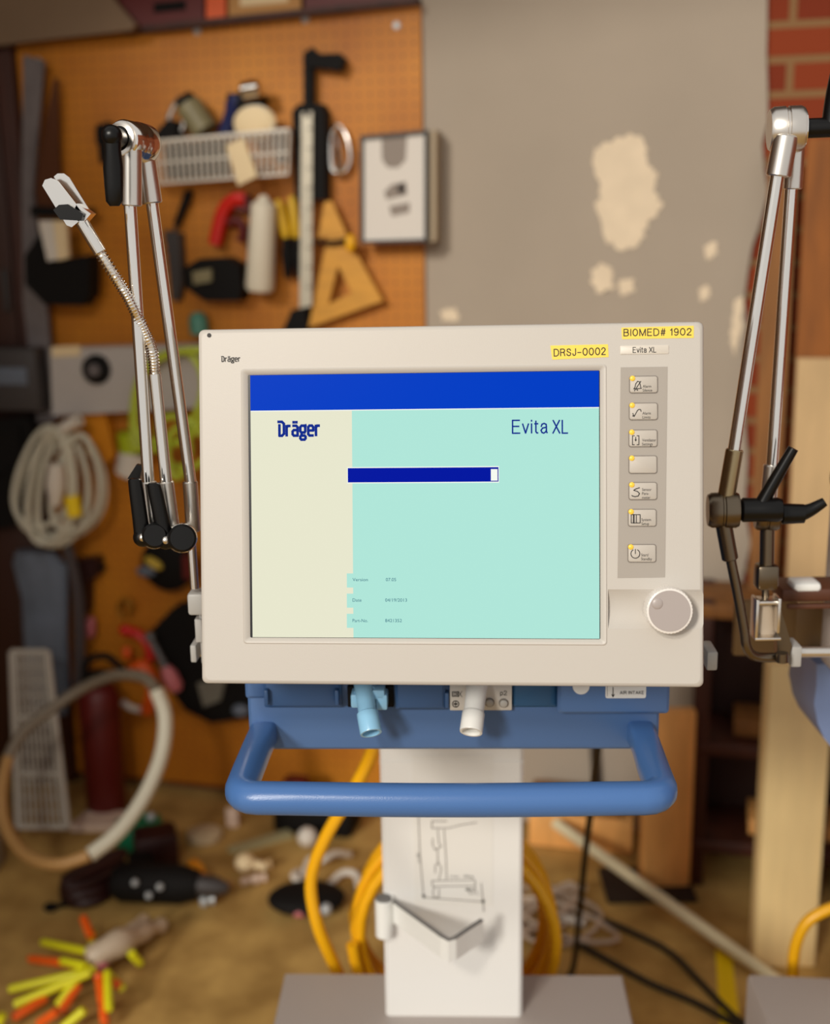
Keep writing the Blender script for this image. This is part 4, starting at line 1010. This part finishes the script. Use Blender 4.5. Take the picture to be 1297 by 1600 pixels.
# label AIR INTAKE
q = MB([WLABEL, INK], VF); a, b = v(946, 1091, -.0125), v(1010, 1066, -.0125)
q.loft([rr(a.x, b.x, a.z, b.z, .002, -.0119), rr(a.x, b.x, a.z, b.z, .002, -.0125)])
def vt(px, py, y=-.0127): c_ = v(px, py, y); return Vector((c_.x, y, c_.z))
a, b = vt(969, 1084.5), vt(1006, 1084.5); strokes(q, list('AIR INTAKE'), a, .0030, b.x - a.x, .15, 1, gap=.3)
a = vt(958, 1088); q.line([vt(958, 1074), vt(958, 1088)], .0008, -.0127, 1); q.line([vt(956, 1085), vt(958, 1089), vt(960, 1085)], .0008, -.0127, 1); q.line([vt(949, 1070), vt(949, 1088)], .0003, -.0127, 1)
T.part('intake_label', q)
q = MB([WLABEL], VF); a = v(908, 1072, -.012); q.rod([(0, .009), (1, .008)], (a.x, -.008, a.z), (a.x, -.0135, a.z), 24); T.part('intake_button', q)
# valve panel
q = MB([mat('panel_silver', (196, 192, 186), .4), INK], VF); a, b = v(703, 1110, -.006), v(800, 1066, -.006)
q.box(((a.x + b.x) / 2, -.001, (a.z + b.z) / 2), (b.x - a.x, .011, b.z - a.z), .0008)
yo = -.0068
vp = lambda px, py: vt(px, py, yo)
q.line([vp(707, 1081), vp(716, 1081), vp(716, 1088), vp(707, 1088), vp(707, 1081)], .0009, yo, 1); q.line([vp(716, 1080), vp(722, 1089)], .0005, yo, 1); q.line([vp(716, 1089), vp(722, 1080)], .0005, yo, 1)
q.line([vp(709, 1083), vp(714, 1083), vp(714, 1086), vp(709, 1086)], .0008, yo, 1)
q.line([vp(712 + 5 * math.cos(t), 1100 + 5 * math.sin(t)) for t in [j * PI / 6 for j in range(13)]], .0009, yo, 1); q.line([vp(710, 1100), vp(714, 1100)], .0018, yo, 1); q.line([vp(712, 1096), vp(712, 1104)], .0008, yo, 1)
a, b = vp(782, 1086), vp(792, 1086); strokes(q, list('p2'), a, .0042, b.x - a.x, .13, 1)
VP_ = T.part('valve_panel', q)
for px, py in ((765, 1097), (787, 1098)):
    q = MB([INKG, RAILG], VF); a = v(px, py, -.006); q.rod([(0, .0047), (1, .0047)], (a.x, -.006, a.z), (a.x, -.0075, a.z), 24); q.rod([(0, .0037), (.8, .0037), (1, .003)], (a.x, -.0072, a.z), (a.x, -.0095, a.z), 24, 1); T.part('pressure_port', q, VP_)
# connectors
def nozzle(name, p0, p1, p2, y0, y1, y2, r, r2, mt, lab, collar=None):
    q = MB([mt], VF); A, B, C = v(*p0, y0), v(*p1, y1), v(*p2, y2)
    q.rod([(0, r), (1, r * .92)], A, B, 28)
    d = (C - B)
    n = 28; ax = d.normalized(); a_ = ax.orthogonal().normalized(); b_ = ax.cross(a_)
    def cir(c, rad): return [c + (a_ * math.cos(2 * PI * j / n) + b_ * math.sin(2 * PI * j / n)) * rad for j in range(n)]
    q.loft([cir(B - d * .05, r * .95), cir(B, r2), cir(B + d * .08, r2 * 1.02), cir(C - d * .05, r2 * 1.03), cir(C, r2 * 1.0), cir(C, r2 * .82), cir(B + d * .4, r2 * .78)])
    o_ = T.part(name, q, label=lab)
    return o_
N1 = nozzle('connector', (567, 1066), (574, 1114), (580, 1146), -.012, -.036, -.05, .0092, .0102, LBLUE, 'light blue angled connector')
q = MB([LBLUE], VF)
for (x, y, sx, sz) in ((556, 1092, .009, .014), (597, 1094, .011, .016), (592, 1082, .012, .01)):
    a = v(x, y, -.016); q.box((a.x, -.013, a.z), (sx, .02, sz), .002)
a = v(573, 1084, -.01); q.rod([(0, .0135), (1, .0125)], (a.x, .0, a.z), (a.x, -.018, a.z), 28); T.part('connector_collar', q, N1)
N2 = nozzle('connector', (746, 1066), (740, 1114), (736, 1144), -.012, -.036, -.05, .0105, .0106, NWHITE, 'white angled connector')
# handle
hz_ = .951
q = MB([BLUEH], VF)
yb = -.138
xl2, xr2 = v(350, 1240, yb).x, v(1060, 1240, yb).x
rb = .0148
def handle_path():
    pts = []
    xi, xo = xl2 + .0135, xr2 - .0135
    pts.append((v(413, 1150).x, .004)); pts.append((v(413, 1150).x - .001, -.03)); pts.append((xi - .001, -.085))
    for t in (0, 22, 45, 68, 90): a = R(180 + t); pts.append((xi + .018 + .018 * math.cos(a) - .001, -.122 + .018 * math.sin(a)))
    for i in range(1, 12): pts.append((xi + .03 + (xo - xi - .06) * i / 12, -.140 - .004 * math.sin(PI * i / 12)))
    for t in (0, 22, 45, 68, 90): a = R(270 + t); pts.append((xo - .018 + .018 * math.cos(a) + .001, -.122 + .018 * math.sin(a)))
    pts.append((xo + .001, -.085)); pts.append((v(1000, 1150).x + .001, -.03)); pts.append((v(1000, 1150).x, .004))
    return pts
hp = handle_path(); N = len(hp); loops = []
for i, (x, y) in enumerate(hp):
    d = Vector((hp[min(i + 1, N - 1)][0] - hp[max(i - 1, 0)][0], hp[min(i + 1, N - 1)][1] - hp[max(i - 1, 0)][1], 0)).normalized()
    s_ = Vector((-d.y, d.x, 0)); zc = hz_
    # bar section: rounded, arms: flatter and taller
    fy = min(1, max(0, (-y - .03) / .06)); hx = .0130 * (1 - fy) + rb * fy; hh = .0125 * (1 - fy) + rb * fy; ex = .45 * (1 - fy) + 1.0 * fy
    lp_ = []
    for j in range(20):
        a = 2 * PI * j / 20; ca, sa = math.cos(a), math.sin(a)
        lp_.append(Vector((x, y, zc)) + s_ * hx * math.copysign(abs(ca) ** ex, ca) + Vector((0, 0, hh * math.copysign(abs(sa) ** ex, sa))))
    loops.append(lp_)
q.loft(loops); T.part('handle', q)
# column
yc = .30
xcl, xcr = v(598, 1380, yc).x, v(817, 1380, yc).x
zbt = v(709, 1588, yc).z
q = MB([COLUMNP], VF); q.loft([[Vector((x, y, z_)) for x, y in ((xcl + .004, yc), (xcr - .004, yc), (xcr, yc + .004), (xcr, yc + .12), (xcl, yc + .12), (xcl, yc + .004))] for z_ in (zbt, CZB - .0)])
zc1 = v(700, 1190, yc).z; q.box(((xcl + xcr) / 2, yc - .0, zc1), (xcr - xcl + .001, .002, .0012))
COLM = T.part('column', q)
q = MB([mat('diagram_paper', (230, 227, 221), .6), INKG, INK], VF)
yo = yc - .0006
def cp(px, py): c_ = v(px, py, yo); return Vector((c_.x, yo - .0003, c_.z))
a, b = v(648, 1415, yo), v(770, 1180, yo); q.box(((a.x + b.x) / 2, yo + .0003, (a.z + b.z) / 2), (b.x - a.x, .0006, b.z - a.z))
def dl(pts, wd=.0012, mi=1): q.line([cp(*p_) for p_ in pts], wd, yo - .0003, mi)
dl([(654, 1275), (656, 1330), (662, 1402)]); dl([(660, 1398), (662, 1403), (664, 1398)], .0015, 2)
dl([(675, 1283), (675, 1294), (700, 1294), (720, 1289), (745, 1285)]); dl([(675, 1283), (698, 1283)])
dl([(684, 1296), (686, 1318), (690, 1322), (680, 1328), (676, 1320), (676, 1310)]); dl([(684, 1326), (684, 1348), (690, 1356), (686, 1374)]); dl([(680, 1364), (680, 1352), (686, 1347)])
dl([(694, 1296), (697, 1340), (698, 1374)])
dl([(675, 1376), (742, 1375), (743, 1384), (676, 1385), (675, 1376)]); dl([(680, 1386), (676, 1394), (678, 1402), (686, 1402), (686, 1388)]); dl([(730, 1386), (734, 1396), (740, 1396), (742, 1386)]); dl([(728, 1390), (738, 1390)], .002, 2)
dl([(662, 1402), (755, 1409)]); dl([(752, 1380), (755, 1410), (756, 1424)]); dl([(753, 1406), (755, 1412), (757, 1406)], .0015, 2)
a, b = cp(703, 1371), cp(740, 1372); q.text('max.  50kg', a, .0036, 2, width=b.x - a.x)
a = cp(660, 1316); q.text('ca. 200', cp(656, 1348), .0035, 2, rot=R(92)); q.text('min. 5', cp(748, 1398), .003, 2, rot=R(-70) + PI)
T.part('diagram_label', q, COLM)
# hook strap on the column
q = MB([NWHITE, mat('strap_rubber', (120, 118, 116), .7)], VF)
zh = .590
P = [vz(604, 1400, zh), vz(650, 1433, zh), vz(690, 1462, zh), vz(701, 1468, zh), vz(711, 1465, zh), vz(730, 1452, zh), vz(753, 1437, zh)]
hh = .030
def off2(i, d_):
    a = P[max(i - 1, 0)]; b = P[min(i + 1, len(P) - 1)]; t = (b - a).normalized(); return P[i] + Vector((-t.y, t.x, 0)) * d_
for i in range(len(P) - 1):
    a, b, c_, d_ = off2(i, -.002), off2(i + 1, -.002), off2(i + 1, .002), off2(i, .002)
    q.prism([a - Vector((0, 0, hh)), b - Vector((0, 0, hh)), c_ - Vector((0, 0, hh)), d_ - Vector((0, 0, hh))], (0, 0, hh - .001), 0)
    a, b, c_, d_ = off2(i, -.0024), off2(i + 1, -.0024), off2(i + 1, .0024), off2(i, .0024)
    q.prism([a - Vector((0, 0, .001)), b - Vector((0, 0, .001)), c_ - Vector((0, 0, .001)), d_ - Vector((0, 0, .001))], (0, 0, .002), 1)
HK = T.part('hose_hook', q)
q = MB([NWHITE, mat('strap_rubber', (120, 118, 116), .7)], VF); h0 = v(599, 1400, yc - .012)
q.cyl(Vector((h0.x, yc - .008, zh - .05)), Vector((h0.x, yc - .008, zh + .004)), .0115, n=24, bev=.002); q.rod([(0, .0105), (1, .0095)], (h0.x, yc - .008, zh + .0035), (h0.x, yc - .008, zh + .006), 24, 1)
q.box((h0.x + .003, yc - .002, zh - .02), (.02, .012, .05), .002); T.part('hook_pivot', q, HK)
# base
q = MB([BASEP], VF)
bl = vz(445, 1515, zbt); br_ = vz(975, 1525, zbt)
yB = (bl.y + br_.y) / 2
x0_, x1_ = bl.x, br_.x
def brr(inset, z_): return [Vector((x, y, z_)) for x, y in ((x0_ + inset, yB - inset), (x1_ - inset, yB - inset), (x1_ - inset, -.06 + inset), (x0_ + inset, -.06 + inset))]
q.loft([brr(.0, .09), brr(0, zbt - .01), brr(.001, zbt - .004), brr(.004, zbt - .0005), brr(.008, zbt)]); T.part('base_cover', q)
for sx in (x0_ + .05, x1_ - .05):
    for sy in (-.02, yB - .05):
        q = MB([BLACKM, DGREY], VF); q.cyl((sx - .012, sy, .04), (sx + .012, sy, .04), .04, n=28, bev=.004); q.cyl((sx, sy, .06), (sx, sy, .095), .012, mi=1); T.part('caster', q)
VENT = T.done()

# yellow air hose behind the column
T = Thing('air_hose', 'yellow air hose hanging from the blue chassis and coiled behind the white column', 'hose', VF)
q = MB([YHOSE], VF); pts = []
cx, cz, rad = v(710, 1440, .53).x, v(710, 1440, .53).z, .150
for i in range(0, 5 * 16 + 1):
    a = 2 * PI * i / 16 + PI; kx = i / 16
    pts.append((cx + (rad - .006 * (kx % 2) + .004 * math.sin(kx * 5)) * math.cos(a), .47 + .020 * kx, cz + (rad + .008 * math.sin(kx * 3)) * math.sin(a)))
q.tube(pts, .0092, 10, sm=2); T.part('coil', q)
q = MB([YHOSE], VF); q.tube([v(586, 1120, .372), v(582, 1172, .42), v(552, 1235, .44), v(508, 1310, .45), v(486, 1375, .46), v(496, 1445, .46), v(524, 1512, .47), v(545, 1560, .5), v(575, 1620, .51), (cx - .06, .50, cz - rad + .03)], .0092, 10); T.part('tail', q)
T.done()
p = MB(CABLE); A = VF @ v(948, 1090, .365)
p.tube([A, atY(934, 1170, 1.60), atY(925, 1250, 1.78), atY(914, 1340, 1.93), atY(905, 1430, 2.04), atZ(893, 1520, .008), atZ(860, 1530, .008), atZ(800, 1500, .008)], .006, 8)
solid('power_cord', 'black power cord dropping from the machine\'s back to the floor right of the column', 'cord', p)

# ------------------------------------------------------------------ jointed support arms
def lever(T, hub_a, hub_b, hub_r, tip_path, wd, name='clamp_lever', mt=BLACK):
    q = MB([mt, STEEL]); q.cyl(hub_a, hub_b, hub_r, n=24, bev=.0015)
    q.tube(tip_path, wd, 12, sm=5)
    return T.part(name, q)
T = Thing('support_arm', 'chrome jointed hose support arm with gooseneck clip at the monitor\'s left', 'support arm')
YA = 1.105
def A_(px, py, dy=0.0): return atY(px, py, YA + dy)
# base tube
q = MB([CHROME]); q.cyl(A_(299, 845, .012), A_(304, 919, .012), .0042); T.part('tube', q)
q = MB([CHROME]); q.cyl(A_(237, 312, .012), A_(298, 755, .012), .0055); T.part('tube', q)
q = MB([CHROME]); q.cyl(A_(203, 315, -.012), A_(232, 755, -.012), .0055); T.part('tube', q)
q = MB([CHROME]); q.cyl(A_(242, 584, -.006), A_(260, 755, -.006), .0055); T.part('tube', q)
# sockets
def socket(a, b, r, mt=STEEL): q = MB([mt]); q.cyl(a, b, r, n=28, bev=.001); return T.part('tube_socket', q)
socket(A_(297, 752, .012), A_(302, 830, .012), .0070)
socket(A_(232, 752, -.012), A_(241, 832, -.012), .0072)
socket(A_(259, 752, -.006), A_(270, 832, -.006), .0072)
socket(A_(206, 232, -.012), A_(206, 322, -.012), .0088)
socket(A_(222, 215, .012), A_(238, 318, .012), .0090)
# top joint: hinge axis points to the camera's left front
ax = Vector((-.42, -.90, .1)).normalized()
c0 = A_(208, 222)
q = MB([CHROME]); q.rod([(0, .0165), (.05, .0178), (.45, .0178), (.5, .0172), (.55, .0172), (.95, .0168), (1, .0155)], c0 - ax * .018, c0 + ax * .016, 36); HJ = T.part('hinge', q)
q = MB([STEEL, BLACKM]); q.rod([(0, .0145), (.7, .0145), (1, .0125)], c0 + ax * .0155, c0 + ax * .019, 32); q.rod([(0, .0105), (1, .0105)], c0 + ax * .0185, c0 + ax * .0195, 32, 1); T.part('washer', q, HJ)
e_ = c0 + ax * .019
b1 = A_(175, 212, -.052)
q = MB([BLACK]); q.rod([(0, .0085), (.8, .008), (1, .0085)], e_, b1, 24); q.ball(b1, .0088)
tp = A_(179, 322, -.05)
q.loft([[b1.lerp(tp, t) + Vector((wx * math.cos(a), wy * math.sin(a), 0)) for a in [2 * PI * j / 16 for j in range(16)]] for t, wx, wy in ((0, .0078, .006), (.2, .0072, .006), (.45, .0085, .0055), (.7, .008, .005), (.93, .0072, .0045), (1, .004, .003))]); T.part('clamp_lever', q)
# lower joints
for (jx, jy, dy, lx, ly, tx, ty, rr_) in ((241, 836, -.02, 222, 839, 209, 745, .0118), (284, 840, -.02, 258, 843, 238, 752, .0130)):
    c0 = A_(jx, jy, 0)
    ax2 = (A_(jx + 1, jy + 1, -.05) - c0).normalized()
    q = MB([CHROME]); q.rod([(0, rr_), (.1, rr_ + .0012), (.9, rr_ + .0012), (1, rr_)], c0 - ax2 * .016, c0 + ax2 * .022, 32); HJ = T.part('hinge', q)
    q = MB([BLACK, STEEL]); h0 = c0 + ax2 * .022; q.cyl(h0, h0 + ax2 * .022, rr_ * .98, n=28, bev=.002)
    l0 = h0 + ax2 * .012 + (A_(lx, ly) - A_(jx, jy)) * .95; q.cyl(h0 + ax2 * .012, l0, .0085, n=20); q.ball(l0, .0088)
    q.ball(l0 + ax2 * .006, .0042, mi=1)
    l1 = l0 + (A_(tx, ty) - A_(lx, ly)) * .95
    q.loft([[l0.lerp(l1, t) + Vector((wx * math.cos(a), wy * math.sin(a), 0)) for a in [2 * PI * j / 16 for j in range(16)]] for t, wx, wy in ((0, .0078, .006), (.3, .0072, .0055), (.8, .0068, .005), (.97, .0062, .0045), (1, .004, .003))])
    T.part('clamp_lever', q)
a, b = A_(205, 748, -.02), A_(224, 720, -.01)
q = MB([BLACK]); q.prism([A_(199, 748, -.01), A_(218, 752, -.01), A_(222, 728, -.01), A_(213, 726, -.01)], (0, .006, 0)); T.part('lever_tip', q)
# gooseneck
gp = [A_(242, 586, -.006), A_(238, 548, -.008), A_(222, 510, -.012), A_(203, 470, -.018), A_(180, 432, -.022), A_(152, 388, -.025)]
ng = 46
q = MB([CHROME]); q.tube(gp, lambda t: .0046 + .0009 * math.sin(t * ng * 2 * PI), 14, sm=56); T.part('gooseneck', q)
q = MB([CHROME]); q.cyl(A_(157, 395, -.025), A_(127, 345, -.027), .0056, n=24, bev=.0008); T.part('ferrule', q)
# clip
q = MB([CHROME])
def plate(pts, dy, th): q.prism([A_(x, y, dy) for x, y in pts], (0, th, 0))
plate([(66, 290), (70, 281), (80, 278), (90, 283), (133, 338), (112, 355), (104, 352)], -.035, .003)
plate([(84, 276), (90, 271), (100, 271), (108, 277), (142, 332), (140, 338), (128, 342)], -.020, .003)
q.prism([A_(112, 338, -.035), A_(128, 350, -.035), A_(142, 334, -.035), A_(120, 318, -.035)], (0, .018, 0)); CL = T.part('hose_clip', q)
q = MB([BLACK]); q.prism([A_(83, 328, -.040), A_(92, 320, -.040), A_(106, 319, -.040), A_(130, 334, -.040), A_(127, 345, -.040), A_(94, 343, -.040)], (0, .012, 0)); T.part('clip_grip', q, CL)
T.done()

T = Thing('hinged_arm', 'jointed steel hose support arm with black levers right of the monitor', 'support arm')
YA = 1.16
q = MB([CHROME]); q.cyl(A_(1216, 265, -.012), A_(1146, 712, -.012), .0062); T.part('tube', q)
q = MB([CHROME]); q.cyl(A_(1237, 285, .012), A_(1206, 735, .012), .0058); T.part('tube', q)
socket(A_(1228, 212, -.012), A_(1216, 276, -.012), .0112)
socket(A_(1244, 215, .012), A_(1239, 296, .012), .0085)
socket(A_(1148, 702, -.012), A_(1134, 782, -.012), .0084, mat('bronze_steel', (176, 158, 122), .3, 1.0))
socket(A_(1206, 726, .012), A_(1200, 790, .012), .0080)
socket(A_(1130, 815, -.012), A_(1141, 874, -.012), .0080, DSTEEL)
X = Vector((1, -.12, .02)).normalized()
def hinge(px, py, x0, x1, r, mt, dy=0):
    c0 = A_(px, py, dy); k = 1.22 / 1900
    q = MB([mt]); q.rod([(0, r * .86), (.12, r * .98), (.44, r), (.47, r * .94), (.53, r * .94), (.56, r), (.9, r), (1, r * .92)], c0 + X * (x0 - px) * k, c0 + X * (x1 - px) * k, 36); return T.part('hinge', q), c0
HJ, c0 = hinge(1230, 202, 1205, 1253, .0205, STEEL)
k_ = 1.22 / 1900
q = MB([CHROME]); q.rod([(0, .017), (1, .0165)], c0 + X * 22 * k_, c0 + X * 25 * k_, 32); T.part('washer', q, HJ)
q = MB([BLACK]); q.cyl(c0 + X * 24 * k_, c0 + X * 82 * k_, .0088, n=24, bev=.002); q.tube([c0 + X * 60 * k_, c0 + X * 64 * k_ + Vector((0, 0, .03)), c0 + X * 78 * k_ + Vector((0, 0, .085))], .0085, 12); T.part('clamp_lever', q)
HJ, c0 = hinge(1130, 797, 1107, 1153, .0175, DSTEEL, -.012)
q = MB([BLACK]); q.rod([(0, .009), (.08, .012), (.5, .0115), (.9, .012), (1, .0105)], c0 + X * 24 * k_, c0 + X * 86 * k_, 20); q.tube([c0 + X * 52 * k_, c0 + X * 68 * k_ + Vector((0, 0, .022)), c0 + X * 98 * k_ + Vector((0, 0, .060))], lambda t: .0075 - .0025 * t, 12); T.part('clamp_lever', q)
HJ, c0 = hinge(1198, 803, 1180, 1216, .0165, DSTEEL, .012)
q = MB([BLACK]); q.rod([(0, .008), (.1, .0105), (1, .0095)], c0 + X * 20 * k_, c0 + X * 56 * k_, 20); q.tube([c0 + X * 50 * k_, c0 + X * 66 * k_ + Vector((0, 0, .004)), c0 + X * 86 * k_ + Vector((0, 0, .012))], lambda t: .0085 - .004 * t, 12); T.part('clamp_lever', q)
q = MB([DSTEEL]); q.tube([A_(1141, 870, -.012), A_(1153, 930, -.012), A_(1163, 985, -.012), A_(1166, 1008, -.012), A_(1174, 1022, -.01), A_(1190, 1027, -.006), A_(1222, 1027, .0)], .0050, 14); T.part('tube', q)
q = MB([DSTEEL]); q.cyl(A_(1199, 825, .012), A_(1198, 884, .012), .0072, n=24); q.box(A_(1197, 900, .012), (.0215, .02, .026), .004); q.cyl(A_(1196, 915, .012), A_(1196, 940, .012), .0036); ST = T.part('stem', q)
q = MB([STEEL]); q.box(A_(1179, 963, .0), (.003, .02, .040), .0008); q.box(A_(1213, 958, .0), (.003, .02, .036), .0008); q.box(A_(1196, 994, .0), (.026, .02, .003), .0008); q.box(A_(1196, 938, .006), (.024, .02, .004), .001); T.part('rail_clamp', q, ST)
q = MB([mat('clamp_liner', (176, 160, 140), .5)]); q.rod([(0, .0085), (1, .012)], A_(1194, 942, .012), A_(1194, 990, .012), 20); T.part('clamp_liner', q, ST)
q = MB([DSTEEL]); q.prism([A_(1213, 950, .006), A_(1219, 948, .006), A_(1238, 1010, .006), A_(1230, 1030, .006), A_(1215, 1030, .006)], (0, .012, 0)); q.cyl(A_(1222, 1020, -.01), A_(1222, 1034, -.01), .006); T.part('clamp_jaw', q, ST)
T.done()

# ------------------------------------------------------------------ second machine, cut by the frame's right edge
T = Thing('second_ventilator', 'second grey and blue ventilator cut off at the frame\'s right edge', 'ventilator')
bz = .405
e0 = atZ(1180, 1545, bz)
q = MB([BASEP]);
q.loft([[Vector((x, y, z_)) for x, y in ((e0.x + i_, 1.52 - i_), (e0.x + .48 - i_, 1.47 - i_), (e0.x + .45 - i_, .98 + i_), (e0.x - .02 + i_, 1.0 + i_))] for i_, z_ in ((0, .0), (0, bz - .01), (.003, bz - .002), (.008, bz))]); T.part('base_cover', q)
q = MB([COLUMNP]); q.box((e0.x + .24, 1.45, .66), (.18, .1, .54), .006); T.part('column', q)
q = MB([BASEP]); a = atY(1288, 815, 1.30); b = atY(1288, 900, 1.30)
q.box((a.x + .235, 1.325, a.z - .03), (.43, .05, .30), .008); T.part('monitor_housing', q)
q = MB([mat('slate_blue_shell', (112, 130, 170), .4)]);
pf = [(1276, 1038), (1276, 1070), (1272, 1100), (1278, 1132), (1288, 1154), (1303, 1172), (1340, 1185)]
fp = [atY(x, y, 1.36) for x, y in pf]; xr_ = fp[0].x + .42
prof = fp + [Vector((xr_, 1.36, fp[-1].z)), Vector((xr_, 1.36, fp[0].z))]
q.prism(prof, (0, .10, 0)); T.part('lower_shell', q)
q = MB([BLACKM]); a = atY(1296, 748, 1.29); q.ball((a.x + .012, 1.295, a.z), (.009, .012, .016)); T.part('knob', q)
q = MB([STEEL]); a = A_(1226, 1019, .030); q.cyl(a, a + Vector((.30, -.004, -.002)), .0055, n=20); RL = T.part('rail', q)
q = MB([RAILG]); a = A_(1238, 1019, .022); q.box(a, (.0105, .03, .022), .0015); T.part('rail_end_cap', q, RL)
q = MB([mat('rail_maroon', (84, 44, 22), .5)]); a = atY(1216, 925, 1.28); q.box((a.x + .15, 1.29, a.z), (.30, .05, .014), .002); q.box((a.x + .15, 1.262, a.z - .011), (.29, .006, .005), .001); TR_ = T.part('equipment_shelf', q)
q = MB([NWHITE]); a = atY(1256, 914, 1.28); q.box(a, (.030, .03, .012), .004); T.part('shelf_cap', q, TR_)
q = MB([mat('tray_tan', (128, 100, 62), .5)]); a = atY(1147, 1028, 1.40); b = atY(1250, 940, 1.40); q.box(((a.x + b.x) / 2, 1.41, (a.z + b.z) / 2), (b.x - a.x, .012, b.z - a.z), .004)
q.box((b.x + .05, 1.42, (a.z + b.z) / 2), (.12, .03, .05), .003); T.part('rear_bracket', q)
T.done()
T = Thing('oxygen_hose', 'yellow hose arching up behind the second machine\'s base', 'hose')
q = MB([YHOSE]); q.tube([atY(1330, 1412, 1.62), atY(1297, 1420, 1.62), atY(1262, 1440, 1.62), atY(1244, 1475, 1.62), atY(1239, 1520, 1.62), atY(1242, 1580, 1.63), atZ(1250, 1640, .01)], .0088, 10); T.part('hose', q); T.done()
